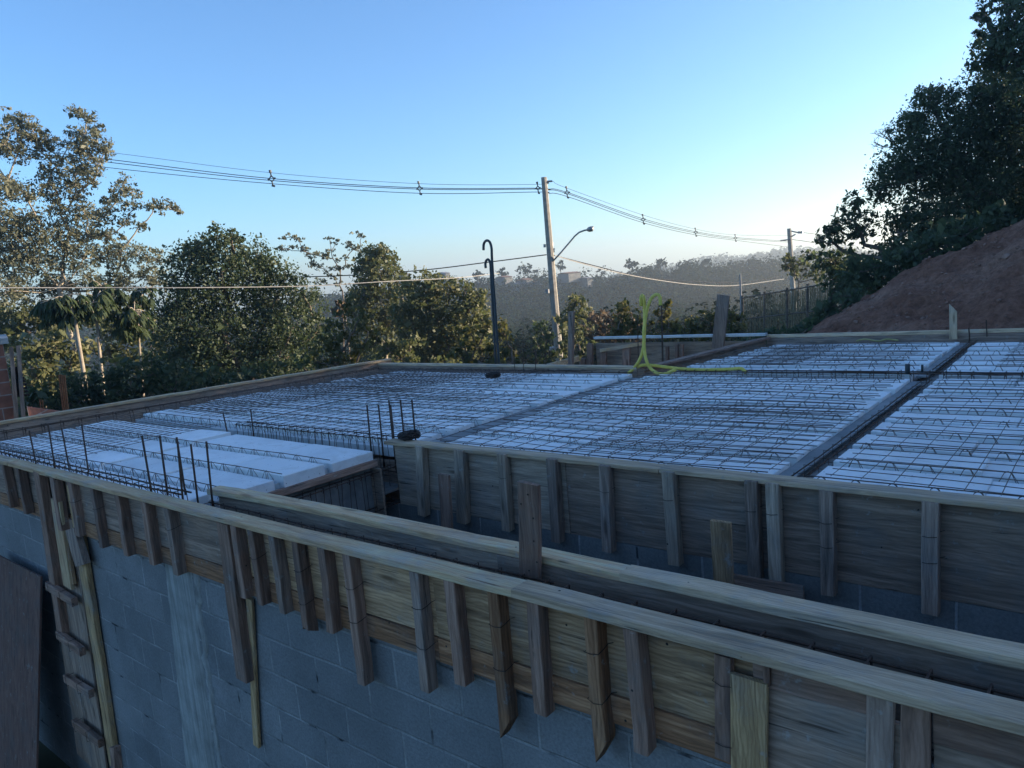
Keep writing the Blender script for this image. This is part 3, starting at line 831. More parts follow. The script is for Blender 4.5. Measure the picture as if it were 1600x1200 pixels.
sun_stop('sheet added against sun leaks under the near middle bay', -4.56, -1.66, 4.36, 8.2)
sun_stop('sheet added against sun leaks under the near left bay', -10.3, -4.57, 4.36, 8.2)
sun_stop('sheet added against sun leaks under the far right bay', -1.42, 3.0, 8.66, 11.45)
sun_stop('sheet added against sun leaks under the far middle bay', -4.5, -1.66, 8.66, 11.45)
sun_stop('sheet added against sun leaks under the near left corner', -10.5, -5.14, 2.66, 4.1)
for x, y0, y1, lb in ((-1.47, 4.36, 8.2, 'right side board added against sun leaks in the gap between right and middle bays'), (-1.70, 4.36, 8.2, 'left side board added against sun leaks in the gap between right and middle bays'), (-1.50, 8.66, 11.4, 'right side board added against sun leaks in the gap between the far bays'), (-1.74, 8.66, 11.4, 'left side board added against sun leaks in the gap between the far bays')):
    board('added_gap_board', (x, y0, -.31), (x, y1, -.31), .22, .018, (0, 0, 1), (1, 0, 0), wood('plydark', 'y'), lb, 'board')  # side boards added to keep low sun out of the gaps between bays
for y, lb in ((8.275, 'front side board added against sun leaks in the cross gap'), (8.535, 'back side board added against sun leaks in the cross gap')):
    board('added_gap_board', (-4.4, y, -.31), (3.0, y, -.31), .22, .018, (0, 0, 1), (0, 1, 0), wood('plydark', 'x'), lb, 'board')  # likewise added to shut stray sun out of the cross gap
# smooth grey strips (covered beams)
def strip(label, pts, w, z, mat=STRIP):
    m = MB()
    n = 14
    vs = []
    (xa, ya), (xb, yb_) = pts
    for i in range(n + 1):
        t = i / n; x = xa + (xb - xa) * t; y = ya + (yb_ - ya) * t
        zz = z + random.gauss(0, .003)
        vs += [(x - w / 2, y, zz - .012), (x + w / 2, y, zz - .012), (x + w / 2, y, zz), (x - w / 2, y, zz + random.gauss(0, .003))]
    fs = [(i * 4 + q, i * 4 + (q + 1) % 4, (i + 1) * 4 + (q + 1) % 4, (i + 1) * 4 + q) for i in range(n) for q in range(4)] + [(3, 2, 1, 0), tuple(n * 4 + q for q in range(4))]
    m.add(vs, fs)
    return tag(m.build('grey_strip', mat), label, 'strip', 'smooth grey strips between the bays')
strip('smooth grey strip between the left and middle bays', ((-4.68, 4.36), (-4.83, 8.2)), 0.26, -0.085)
strip('smooth grey strip along the dark gap, left of the right bay', ((-1.65, 4.36), (-1.64, 8.27)), 0.105, -0.075)
strip('smooth grey strip along the dark gap between the two far bays', ((-1.66, 8.55), (-1.70, 11.4)), 0.10, -0.075)
strip('pale grey strip crossing between the unmeshed near foam blocks', ((-7.12, 2.6), (-7.1, 4.12)), 0.10, -0.10)

# ------------------------------------------------------------------ foam blocks, lattice joists and mesh
ORD = ['first', 'second', 'third', 'fourth', 'fifth', 'sixth', 'seventh', 'eighth', 'ninth', 'tenth', 'eleventh', 'twelfth']
EPS_Z, EPS_T = -0.05, 0.11
_eps = {}
def eps_mesh(L, W):
    k = (round(L, 2), round(W, 2))
    if k not in _eps:
        m = MB(); m.cbox((0, -W / 2, -EPS_T), (L, W / 2, 0), 0.004)
        _eps[k] = m.mesh('foam_block', FOAM)
    return _eps[k]
def row_of_blocks(x0, x1, yc, W, bay, row_txt, L=1.0, dz=0.0):
    x = x1; parts = []
    first = random.uniform(0.55, 1.0) * L
    while x - x0 > 0.12:
        l = min(first if not parts else L, x - x0)
        if x - x0 - l < 0.15: l = x - x0
        parts.append((x - l, l)); x -= l
    parts.reverse()
    for i, (xa, l) in enumerate(parts):
        o = bpy.data.objects.new('foam_block', eps_mesh(l - random.choice([.005, .006, .008, .02]), W)); COL.objects.link(o)
        o.location = (xa + .003 + random.gauss(0, .004), yc + random.gauss(0, .005), EPS_Z + dz + random.gauss(0, .005))
        o.rotation_euler = (random.gauss(0, .008), random.gauss(0, .004), random.gauss(0, .005))
        pos = (ORD[i] + ' from its left end') if i < len(parts) - 1 else 'last at its right end'
        tag(o, 'foam block, ' + bay + ', ' + row_txt + ', ' + pos, 'foam block', 'white foam infill blocks of the slab')

JG = 'lattice joists between the foam rows'
def joist(x0, x1, y, label, z=-0.012, pitch=0.2):
    e = thing('lattice_joist', label, 'joist', (x0, y, 0), JG)
    L = x1 - x0
    m = MB(); n = max(2, int(L / .6))
    ph = random.uniform(0, 6)
    m.tube([(L * i / n, .006 * math.sin(L * i / n * 1.3 + ph) + random.gauss(0, .002), z + random.gauss(0, .004)) for i in range(n + 1)], 0.0038, 5)
    k = 0.06 + random.uniform(0, .12)
    while k < L - .05:
        for s in (-1, 1):
            w = .045 * s + random.gauss(0, .004)
            m.tube([(max(k - .085, 0), w, z - .15), (k - .018, w * .12, z - .008), (k, w * .06, z + .003), (k + .018, w * .12, z - .008), (min(k + .085, L), w, z - .15)], 0.0021, 4, cap=False)
        k += pitch + random.gauss(0, .008)
    m.build('steel_lattice', WIRE, e)
    m = MB(); m.box((0, -.065, -.18), (L - .08, .065, -.10))
    m.build('concrete_base', BASEC, e)

def xl(y): return interp(y, [2.4, 6.0, 7.0, 8.1], [-9.95, -9.90, -9.66, -9.22])
near = [4.43 + 0.447 * k for k in range(9)]
far = [8.91 + 0.405 * k for k in range(6)]
def near_bay(bay, x0f, x1, joist_txt):
    for k, y in enumerate(near):
        joist(x0f(y), x1, y, 'lattice joist in the ' + joist_txt + ', ' + ORD[k] + ' back from the inner beam')
        if k < 8:
            row_of_blocks(x0f(y + .22), x1, y + 0.2235, 0.345, bay, ORD[k] + ' row back')
    row_of_blocks(x0f(8.1), x1, 8.165, 0.21, bay, 'narrow last row')
near_bay('near right bay', lambda y: -1.475, 1.15, 'near right bay')
near_bay('near middle bay', lambda y: -4.50 - .04 * (y - 4.4), -1.705, 'near middle bay')
near_bay('near left bay', lambda y: xl(y) + random.uniform(-.07, .07), -4.86, 'near left bay')
def far_bay(bay, x0f, x1):
    row_of_blocks(x0f(8.78), x1, 8.70, 0.32, bay, 'front row')
    for k, y in enumerate(far):
        joist(x0f(y), x1, y, 'lattice joist in the ' + bay + ', ' + ORD[k] + ' from its front')
        row_of_blocks(x0f(y + .2), x1, y + .2025, 0.305, bay, ORD[k] + ' full row')
far_bay('far right bay', lambda y: -1.50 - .02 * (y - 8.7), 1.15)
far_bay('far middle bay', lambda y: interp(y, [8.3, 9.5, 11.2], [-4.58, -4.42, -4.13]), -1.745)
# near left corner: wide blocks without mesh
lf = [2.75, 3.18, 3.62]
for k, y in enumerate(lf):
    joist(xl(y), -4.94, y, 'lattice joist among the bare near-left foam blocks, ' + ORD[k] + ' from the front plank', z=-.015)
for (yc, W, txt, e1) in ((2.60, .21, 'front narrow row', -5.12), (2.965, .372, 'first wide row', -5.0), (3.40, .382, 'second wide row', -4.95), (3.875, .43, 'third wide row', -4.96)):
    row_of_blocks(xl(yc) + random.uniform(-.05, .05), -7.175, yc, W, 'left of the pale strip', txt, 1.2)
    row_of_blocks(-7.06, e1, yc, W, 'right of the pale strip', txt, 1.25)

def mesh_sheet(label, x0, x1, y0, y1, dx=0.165, dy=0.14, z=0.0, skew=0.0, r=0.0027):
    m = MB()
    def zz(x, y): return z + .007 * math.sin(x * 2.3 + y * 1.1) + .006 * math.sin(y * 3.9 - x * 1.7)
    y = y0 + .03
    while y < y1:
        n = max(2, int((x1 - x0) / .5)); j = random.gauss(0, .003)
        m.tube([(x0 + (x1 - x0) * i / n - x0, y + j + skew * (x0 + (x1 - x0) * i / n - x0) - y0 + random.gauss(0, .005), zz(x0 + (x1 - x0) * i / n, y) + random.gauss(0, .003)) for i in range(n + 1)], r, 4, cap=False)
        y += dy
    x = x0 + .04
    while x < x1:
        n = max(2, int((y1 - y0) / .5))
        m.tube([(x - x0 - skew * (y1 - y0) * i / n + random.gauss(0, .005), (y1 - y0) * i / n, zz(x, y0 + (y1 - y0) * i / n) + .006) for i in range(n + 1)], r, 4, cap=False)
        x += dx
    o = m.build('wire_mesh', WIRE); o.location = (x0, y0, 0)
    return tag(o, label, 'wire mesh', 'welded mesh sheets on the slab')
mesh_sheet('welded mesh sheet nearest the camera on the near right bay', -1.36, 1.1, 4.38, 6.22)
mesh_sheet('welded mesh sheet on the back half of the near right bay', -1.37, 1.1, 6.30, 8.16, z=.004)
mesh_sheet('welded mesh sheet nearest the inner beam on the near middle bay', -4.52, -1.62, 4.38, 6.45)
mesh_sheet('welded mesh sheet on the back half of the near middle bay', -4.55, -1.72, 6.0, 8.15, z=.010, skew=-.012)
mesh_sheet('narrow welded mesh sheet overlapping the middle of the near middle bay', -3.2, -1.70, 4.42, 6.3, z=.012, skew=.015)
mesh_sheet('welded mesh sheet on the right front part of the near left bay', -7.3, -4.62, 4.42, 6.5)
mesh_sheet('welded mesh sheet on the left front part of the near left bay', -9.75, -7.1, 4.45, 6.5, z=.008, skew=.01)
mesh_sheet('welded mesh sheet on the back left part of the near left bay', -9.35, -6.9, 6.2, 8.1, z=.012, skew=-.01, dy=.10)
mesh_sheet('welded mesh sheet on the back centre of the near left bay', -8.2, -5.75, 5.7, 8.1, z=.018, skew=.012)
mesh_sheet('welded mesh sheet overlapping along the left edge of the near left bay', -9.8, -7.9, 4.6, 7.6, z=.02, skew=-.015)
mesh_sheet('welded mesh sheet on the left corner blocks beside the front plank', -9.85, -7.55, 2.58, 4.2, dx=.15, dy=.105)
mesh_sheet('welded mesh sheet on the far middle bay', -3.75, -1.95, 8.72, 11.1, z=.0)
mesh_sheet('second welded mesh sheet on the left of the far middle bay', -4.25, -3.0, 8.72, 10.7, z=.008, skew=.01)
mesh_sheet('welded mesh sheet on the far right bay', -1.05, 1.1, 8.78, 11.1)

# ------------------------------------------------------------------ starter bars
def starters(label, feet_tops, y, r=0.008):
    pts = [(at_y(*f, y), at_y(*t, y)) for f, t in feet_tops]
    c = np.mean([p[0] for p in pts], axis=0)
    e = thing('starter_bars', label, 'starter bars', tuple(c), 'column starter bars')
    for i, (f, t) in enumerate(pts):
        dy = (i % 2) * .16 - .08
        f2 = f - c + [0, dy, -.25]; t2 = t - c + [0, dy, 0]
        m = MB(); m.tube([f2, f2 + (t2 - f2) * .5 + [random.gauss(0, .004), 0, 0], t2], r, 6)
        m.build('rebar', REBAR, e, smooth=True)
starters('four upright starter bars behind the front plank at far left', [((73, 723), (61, 670)), ((93, 730), (81, 672)), ((101, 731), (91, 661)), ((121, 734), (112, 666))], 2.52, .007)
starters('six upright starter bars behind the front plank left of the inner plank', [((255, 766), (239, 677)), ((273, 775), (259, 687)), ((278, 775), (267, 677)), ((290, 780), (281, 698)), ((300, 781), (295, 686)), ((312, 782), (305, 694))], 2.52)
starters('two short starter bars at the left end of the upright stirrups', [((371, 680), (359, 642)), ((384, 678), (381, 642))], 4.25)
starters('six upright starter bars at the corner of the inner beam', [((591, 708), (584, 630)), ((602, 684), (597, 628)), ((606, 684), (602, 630)), ((620, 680), (615, 627)), ((625, 678), (621, 630)), ((638, 680), (633, 627))], 4.42, .008)

# coils of black tie wire lying on the slab
def coil(label, p, R):
    m = MB()
    for k in range(9):
        rr = R * random.uniform(.72, 1.0); z = .010 + k * .005
        m.tube([(rr * math.cos(a) + random.gauss(0, .004), rr * math.sin(a) + random.gauss(0, .004), z + random.gauss(0, .004)) for a in np.linspace(0, 6.283, 22)], .007, 5, cap=False)
    m.tube([(R * .5 * math.cos(a) * random.uniform(.4, 1), R * .5 * math.sin(a) * random.uniform(.4, 1), random.uniform(.02, .055)) for a in np.linspace(0, 40, 60)], .01, 5)
    o = m.build('wire_coil', TIE); o.location = p
    tag(o, label, 'wire coil', 'coils of dark tie wire')
p = at_z(632, 689, 0.0); coil('dark coil of tie wire behind the corner of the inner beam plank', (p[0], p[1] + .06, 0.01), .10)
p = at_z(771, 592, 0.0); coil('small dark coil of tie wire far back on the near left bay', (p[0], p[1], 0.02), .10)

# ------------------------------------------------------------------ edge forms at the back
e = thing('edge_form', 'skewed left edge form with a pale cap and dark inner face', 'edge form', (-10.9, 2.4, 0))
A_, B_ = np.array([-10.72, 2.5, 0.08]), np.array([-9.80, 8.66, 0.08])
def sub(name, a, b, w, t, side, up, mat, par, **k):
    return board(name, a, b, w, t, side, up, mat, parent=par, **k)
sub('cap', A_ + [0, 0, 0], B_, .13, .035, (1, 0, 0), (0, 0, 1), wood('plank', 'y'), e)
sub('inner_panel', A_ + [.03, 0, -.21], B_ + [.03, 0, -.21], .38, .018, (0, 0, 1), (1, 0, 0), wood('plydark', 'y'), e)
for i in range(14):
    c = A_ + (B_ - A_) * (i + .5) / 14
    sub('stud', c + [-.02, 0, -.02], c + [-.02, 0, -.55], .06, .05, (0, 1, 0), (1, 0, 0), wood('stud', 'z'), e)
# thin form wires standing in the left edge form
for i in range(9):
    pass
e = thing('edge_form', 'far edge form across the back of the near left bay', 'edge form', (-9.9, 8.4, 0))
a, b = np.array([-9.85, 8.43, 0.035]), np.array([-4.85, 8.40, 0.02])
sub('cap', a, b, .10, .035, (0, 1, 0), (0, 0, 1), wood('plankgrey', 'x'), e)
sub('inner_panel', a + [0, -.03, -.2], b + [0, -.03, -.2], .36, .018, (0, 0, 1), (0, -1, 0), wood('plydark', 'x'), e)
for i in range(9):
    c = a + (b - a) * (i + .5) / 9
    sub('stud', c + [0, .03, -.02], c + [0, .03, -.5], .06, .05, (1, 0, 0), (0, 1, 0), wood('stud', 'z'), e)
e = thing('edge_form', 'dark edge form running back beside the far middle bay', 'edge form', (-4.75, 8.3, 0))
a, b = np.array([-4.78, 8.45, 0.0]), np.array([-4.33, 11.42, 0.03])
sub('cap', a, b, .13, .035, (1, 0, 0), (0, 0, 1), wood('stud', 'y'), e)
sub('outer_panel', a + [-.02, 0, -.22], b + [-.02, 0, -.22], .38, .018, (0, 0, 1), (1, 0, 0), wood('plydark', 'y'), e)
for i in range(6):
    c = a + (b - a) * (i + .5) / 6
    sub('stud', c + [-.06, 0, -.02], c + [-.06, 0, -.5], .06, .05, (0, 1, 0), (1, 0, 0), wood('stud', 'z'), e)
e = thing('edge_form', 'far edge form in front of the red earth bank', 'edge form', (-4.4, 11.5, 0))
a, b = np.array([-4.35, 11.50, 0.05]), np.array([1.3, 11.62, 0.07])
sub('cap', a, b, .06, .05, (0, 1, 0), (0, 0, 1), wood('plankgrey', 'x'), e)
sub('inner_panel', a + [0, -.02, -.17], b + [0, -.02, -.17], .28, .02, (0, 0, 1), (0, -1, 0), wood('studgrey', 'x'), e)
# pit form further back, left of the far bays
e = thing('edge_form', 'lower form wall with posts in the pit behind the yellow conduits', 'edge form', (-7.6, 11.5, 0))
sub('panel', np.array([-7.55, 11.62, -.34]), np.array([-4.45, 11.60, -.34]), .62, .02, (0, 0, 1), (0, -1, 0), wood('formgrey', 'x'), e)
for px, top, foot, w in ((922, 537, 580, .11), (943, 545, 582, .13), (979, 541, 582, .14), (912, 560, 582, .10), (1043, 541, 582, .05), (1058, 538, 582, .05), (1066, 538, 582, .05)):
    t0, f0 = at_y(px, top, 11.45), at_y(px, foot, 11.45)
    sub('post', t0, f0, w, .06, (1, 0, 0), (0, -1, 0), wood('stud', 'z'), e)
a, b = at_y(938, 548, 11.40), at_y(1003, 537, 11.40)
sub('brace', a, b, .06, .03, (0, 0, 1), (0, -1, 0), wood('plank', 'x'), e)
a, b = at_y(852, 574, 10.6), at_y(904, 560, 11.3)
board('loose_plank', a, b, .10, .035, (0, 0, 1), (0, -1, 0), wood('plank', 'x'), 'sloping plank end in the pit left of the form posts', 'plank')
a, b = at_z(930, 532, .03), at_z(1200, 537, .03)
a[1] = b[1] = 11.38; a[0], b[0] = at_y(930, 533, 11.38)[0], at_y(1198, 537, 11.38)[0]
board('white_plank', a + [0, 0, .06], b + [0, 0, .06], .10, .04, (0, 1, 0), (0, 0, 1), WHITEP, 'long whitish plank lying across the far pit form', 'plank')
# upright boards and posts at the back
def tall(name, px0, px1, top, foot, dx, y, t, kind, label, cat):
    tl, tr = at_y(px0, top, y), at_y(px1, top, y); f = at_y((px0 + px1) / 2 + dx, foot, y)
    return board(name, (tl + tr) / 2, f, np.linalg.norm(tr - tl), t, (1, 0, 0), (0, -1, 0), wood(kind, 'z'), label, cat)
tall('upright_board', 1121, 1140, 461, 545, -9, 11.3, .04, 'studgrey', 'wide leaning upright board at the far corner beside the white plank', 'board')
mb = MB()
p = at_y(1483, 475, 11.42); q = at_y(1495, 487, 11.42); r_ = at_y(1495.5, 530, 11.42); s_ = at_y(1483.5, 530, 11.42)
mb.add([p, q, r_, s_, p + [0, .03, 0], q + [0, .03, 0], r_ + [0, .03, 0], s_ + [0, .03, 0]], [(3, 2, 1, 0), (4, 5, 6, 7), (0, 1, 5, 4), (1, 2, 6, 5), (2, 3, 7, 6), (3, 0, 4, 7)])
tag(mb.build('upright_board', wood('plankgrey', 'z'), org=tuple(s_)), 'pale slant-topped upright board on the far form before the earth bank', 'board')
tall('thin_post', 889.5, 896.5, 487, 573, -1, 9.3, .06, 'studgrey', 'thin grey post standing right of the utility pole foot', 'post')
def bars(label, lst, y, r=.006, name='rebar_group'):
    pts = [(at_y(*f, y), at_y(*t, y)) for f, t in lst]
    e = thing(name, label, 'rebars', tuple(pts[0][0]), 'bars standing at the back')
    for i, (f, t) in enumerate(pts):
        m = MB(); o_ = np.array(pts[0][0]); dy = np.array([0, .12 * (i % 2), 0])
        m.tube([f - o_ + dy, (f + t) / 2 - o_ + dy + [random.gauss(0, .006), 0, 0], t - o_ + dy], r, 5); m.build('rebar', REBAR, e)
bars('row of thin rebars rising from the far edge form before the pole', [((x, 582), (x - random.uniform(0, 2), 546 + random.uniform(-3, 8))) for x in (805, 811, 818, 828, 836, 845)], 8.3, .005)
bars('three thin rebars standing beside the yellow conduits', [((998, 576), (996, 492)), ((1030, 580), (1027, 470)), ((1035, 578), (1033, 474))], 8.9, .006)
bars('single thin rebar at the far end of the dark gap', [((1514.5, 535), (1513.5, 512))], 11.4, .009)
bars('single thin rebar before the earth bank at right', [((1542, 526), (1541, 500))], 11.5, .007)
def stub(label, px, top, foot, y, r):
    a, b = at_y(px, foot, y), at_y(px, top, y)
    m = MB(); m.tube([a - a, b - a], r, 8); o = m.build('pipe_stub', BLACKP, smooth=True); o.location = a
    tag(o, label, 'pipe', 'pipe stubs by the cross gap')
stub('thick dark pipe stub standing at the cross gap left of the dark gap', 1418, 569, 584, 8.35, .024)
stub('thin dark pipe stub right of the thick one at the cross gap', 1441, 570, 582, 8.4, .012)

# hooked black pipes
def pipe(name, label, pts, r, mat, n=8, group=None, cat='pipe', ribs=False):
    pts = [np.array(p, float) for p in pts]
    # smooth with Catmull-Rom
    out = []
    P = [pts[0]] + pts + [pts[-1]]
    for i in range(1, len(P) - 2):
        for k in range(6):
            t = k / 6
            out.append(0.5 * ((2 * P[i]) + (-P[i - 1] + P[i + 1]) * t + (2 * P[i - 1] - 5 * P[i] + 4 * P[i + 1] - P[i + 2]) * t * t + (-P[i - 1] + 3 * P[i] - 3 * P[i + 1] + P[i + 2]) * t ** 3))
    out.append(pts[-1])
    m = MB(); o0 = out[0]
    if ribs:      # corrugated hose: resample finely, alternate radius
        d = [0]
        for a, b in zip(out, out[1:]): d.append(d[-1] + np.linalg.norm(b - a))
        ss = np.arange(0, d[-1], 0.018)
        arr = np.array(out)
        out = [np.array([np.interp(s, d, arr[:, q]) for q in range(3)]) for s in ss]
        r = [r * (1.0 if i % 2 else .86) for i in range(len(out))]
    m.tube([p - o0 for p in out], r, n)
    o = m.build(name, mat, smooth=True); o.location = o0
    return tag(o, label, cat, group)
yh = 8.6
def hp(*l): return [at_y(a, b, yh) for a, b in l]
pipe('hooked_pipe', 'tall black pipe with a hooked top, the taller of the pair by the pole', hp((780, 572), (775, 500), (769, 410), (768, 388), (765, 378), (760, 376), (756, 381), (755.5, 391)), 0.019, BLACKP, group='hooked black pipes')
yh = 8.75
pipe('hooked_pipe', 'shorter black pipe with a hooked top, left of the taller one', hp((775, 572), (770, 480), (767, 425), (766, 411), (763, 405.5), (760, 407), (758.5, 412), (759, 419)), .019, BLACKP, group='hooked black pipes')
# yellow corrugated conduits
yh = 8.35
def yc(l): return [at_y(a, b, yh + (0.02 if k % 2 else 0)) for k, (a, b) in enumerate(l)]
YG = 'yellow corrugated conduits'
pipe('yellow_conduit', 'yellow conduit rising straight with a short bend at its top', yc([(981, 584), (990, 576), (999, 563), (1005, 545), (1007, 515), (1007, 485), (1006, 466), (1003.5, 461.5), (1001.5, 466), (1002, 478)]), .023, YEL, group=YG, cat='conduit', ribs=True)
yh = 8.28
pipe('yellow_conduit', 'yellow conduit with a wide hooked top curving right', yc([(1056, 577), (1045, 582), (1030, 584), (1018, 577), (1011, 566), (1007, 548), (1006, 520), (1008, 500), (1012, 480), (1018, 466), (1026, 460), (1031, 464), (1032, 478)]), .023, YEL, group=YG, cat='conduit', ribs=True)
yh = 8.38
pipe('yellow_conduit', 'yellow conduit lying along the cross gap towards the right', yc([(980, 586), (990, 577), (1002, 571), (1020, 571), (1060, 576), (1100, 578), (1140, 577), (1158, 576), (1166, 583)]), .023, YEL, group=YG, cat='conduit', ribs=True)
yh = 11.36
pipe('yellow_conduit', 'faint yellow conduit lying at the foot of the far form', yc([(1338, 533), (1352, 530), (1372, 533), (1386, 530), (1404, 532)]), .012, simple('faded_conduit', (0.30, 0.26, 0.10), (0.38, 0.33, 0.15), 8, 0.7), group=YG, cat='conduit')

# ------------------------------------------------------------------ poles, street lamp, cables
def taper_pole(name, label, foot, top, r0, r1, mat, cat='utility pole', square=False):
    e = thing(name, label, cat, tuple(foot), 'utility poles')
    m = MB(); f = np.array(foot); t = np.array(top) - f
    m.tube([t * 0, t * .3, t * .7, t], [r0, r0 * .8 + r1 * .2, r0 * .35 + r1 * .65, r1], 8)
    m.build('shaft', mat, e)
    return e
ptop, pfoot = at_d(850, 277, 32), at_d(874, 566, 32)
pfoot = pfoot + (pfoot - ptop) * 0.14
pole = taper_pole('utility_pole', 'pale concrete utility pole beside the hooked pipes', pfoot, ptop, .19, .12, CONCP)
UP = Vector(ptop - pfoot)
mb = MB()
def rel(px, py, d=32): return at_d(px, py, d) - pfoot
mb.tube([rel(851, 284), rel(863, 283)], .04, 5); mb.tube([rel(852, 290), rel(858, 284)], .02, 4)
mb.build('top_bracket', STEEL, pole)
mb = MB()
for (x, y) in ((851, 384), (863, 382)): mb.tube([rel(x, y - 2.5), rel(x, y + 2.5)], .05, 6)
mb.tube([rel(862, 389), rel(867, 389)], .03, 4); mb.tube([rel(865, 389), rel(866, 394)], .03, 4)
mb.build('insulator', STEEL, pole)
mb = MB(); mb.tube([rel(855, 452, 31.8), rel(855.5, 458, 31.8)], .09, 6); mb.build('meter_box', CONC, pole)
mb = MB(); mb.tube([rel(865.5, 542), rel(866, 547)], .205, 8); mb.build('steel_band', STEEL, pole)
lamp = thing('street_lamp', 'street lamp on a curved arm fixed to the concrete pole', 'street lamp', tuple(at_d(864, 408, 31.9)))
l0 = at_d(864, 408, 31.9)
mb = MB(); mb.tube([at_d(x, y, 31.9) - l0 for x, y in ((864, 408), (876, 395), (888, 381), (898, 369), (905, 363), (913, 360), (919, 359))], .035, 7)
mb.build('arm', STEEL, lamp, smooth=True)
mb = MB()
mb.tube([at_d(x, y, 31.9) - l0 for x, y in ((917, 359.5), (920, 358.6), (925, 357.5), (927.5, 357))], [.05, .10, .11, .05], 8)
mb.build('lamp_head', STEEL, lamp, smooth=True)
mb = MB(); mb.tube([at_d(x, y, 31.9) - l0 for x, y in ((926.3, 357), (926.2, 353.6))], [.05, .04], 6); mb.build('photocell', CONC, lamp)
p2t, p2f = at_d(1233, 357, 65), at_d(1241, 480, 65)
p2f = p2f + (p2f - p2t) * .1
pole2 = taper_pole('utility_pole', 'dark distant utility pole by the trees at right', p2f, p2t, .22, .17, CONCP)
def rel2(px, py): return at_d(px, py, 64.8) - p2f
mb = MB(); mb.tube([rel2(1236, 361), rel2(1249, 364)], .05, 4); mb.tube([rel2(1236, 370), rel2(1243, 366)], .05, 4); mb.tube([rel2(1219, 376), rel2(1236, 374)], .05, 4)
mb.build('cross_arm', STEEL, pole2)
mb = MB()
for x in (1249, 1253): mb.tube([rel2(x, 365), rel2(x, 361)], .10, 5)
mb.build('insulator', STEEL, pole2)
f2, t2 = at_d(1160, 530, 33), at_d(1156.5, 428, 33)
taper_pole('utility_pole', 'thin whitish post in front of the screen fence', f2, t2, .05, .045, CONC)

def cable(label, pts, r, mat, group):
    """pts = (px, py, distance)"""
    P = [at_d(*p) for p in pts]
    out = []
    Q = [P[0] * 2 - P[1]] + P + [P[-1] * 2 - P[-2]]
    for i in range(1, len(Q) - 2):
        for k in range(8):
            t = k / 8
            out.append(0.5 * ((2 * Q[i]) + (-Q[i - 1] + Q[i + 1]) * t + (2 * Q[i - 1] - 5 * Q[i] + 4 * Q[i + 1] - Q[i + 2]) * t * t + (-Q[i - 1] + 3 * Q[i] - 3 * Q[i + 1] + Q[i + 2]) * t ** 3))
    out.append(P[-1])
    m = MB(); m.tube([p - P[0] for p in out], r, 5, cap=False)
    o = m.build('cable', mat); o.location = P[0]
    return tag(o, label, 'cable', group)
CG, LG = 'overhead cables on spacers', 'low cables on the poles'
# left span, four conductors
cable('thin topmost overhead cable left of the concrete pole', [(-120, 205, 40), (170, 238, 36.5), (424, 270, 34.4), (655, 287, 33), (841, 288, 32), (851, 284, 32)], .008, BLACKW, CG)
cable('upper middle overhead cable left of the concrete pole', [(-120, 213, 40), (170, 249, 36.5), (424, 279, 34.4), (655, 293.5, 33), (838, 294, 32), (852, 296, 32)], .015, BLACKW, CG)
cable('lower middle overhead cable left of the concrete pole', [(-120, 217, 40.3), (170, 253.5, 36.8), (424, 282, 34.7), (655, 295.5, 33.3), (843, 295.5, 32.3), (852, 297, 32.1)], .015, BLACKW, CG)
cable('lowest overhead cable left of the concrete pole', [(-120, 225, 40), (170, 262, 36.5), (424, 287, 34.4), (655, 302, 33), (841, 300, 32), (853, 302, 32)], .013, BLACKW, CG)
# right span
cable('thin topmost overhead cable right of the concrete pole', [(863, 283, 32), (886, 294, 33), (1005, 336, 39), (1087, 358, 46), (1149, 367, 53), (1233, 368, 65)], .008, BLACKW, CG)
cable('upper middle overhead cable right of the concrete pole', [(854, 295, 32), (886, 300.5, 33), (1005, 342, 39), (1087, 362, 46), (1149, 371, 53), (1233, 377, 65)], .014, BLACKW, CG)
cable('lower middle overhead cable right of the concrete pole', [(854, 296.5, 32.2), (886, 302.5, 33.2), (1005, 344.5, 39.2), (1087, 364, 46.2), (1149, 373, 53.2), (1232, 378.5, 65.2)], .014, BLACKW, CG)
cable('lowest overhead cable right of the concrete pole', [(854, 302, 32), (886, 307, 33), (1005, 348, 39), (1087, 367, 46), (1149, 375.5, 53), (1233, 386, 65)], .013, BLACKW, CG)
cable('dark low cable rising to the concrete pole past the hooked pipes', [(-60, 422, 38), (150, 431, 36), (300, 433.5, 35), (500, 432, 34), (650, 423, 33), (768, 409, 32.5), (854, 398, 32)], .022, BLACKW, LG)
cable('pale low cable crossing in front of the left trees', [(-60, 450, 21), (150, 449.5, 21), (300, 449.5, 21), (480, 447, 22), (600, 440, 23), (715, 434, 25), (780, 427, 28)], .012, PALEW, LG)
cable('dark low cable sagging right from the concrete pole', [(862, 398, 32), (885, 404, 33), (940, 418, 36), (1000, 432, 40), (1080, 440, 46), (1160, 441, 54), (1218, 433, 60)], .022, BLACKW, LG)
cable('pale low cable sagging right below the dark one', [(866, 399, 32), (900, 409, 33.5), (960, 425, 37), (1030, 438, 42), (1090, 445, 47), (1150, 446, 53), (1225, 436, 60)], .02, PALEW, LG)
cable('cable running on right from the distant pole at its top', [(1234, 361, 65), (1260, 364, 66), (1300, 369, 70)], .02, BLACKW, CG)
cable('cable running on right from the distant pole below its arm', [(1236, 374, 65), (1265, 378, 66), (1300, 384, 70)], .02, BLACKW, CG)
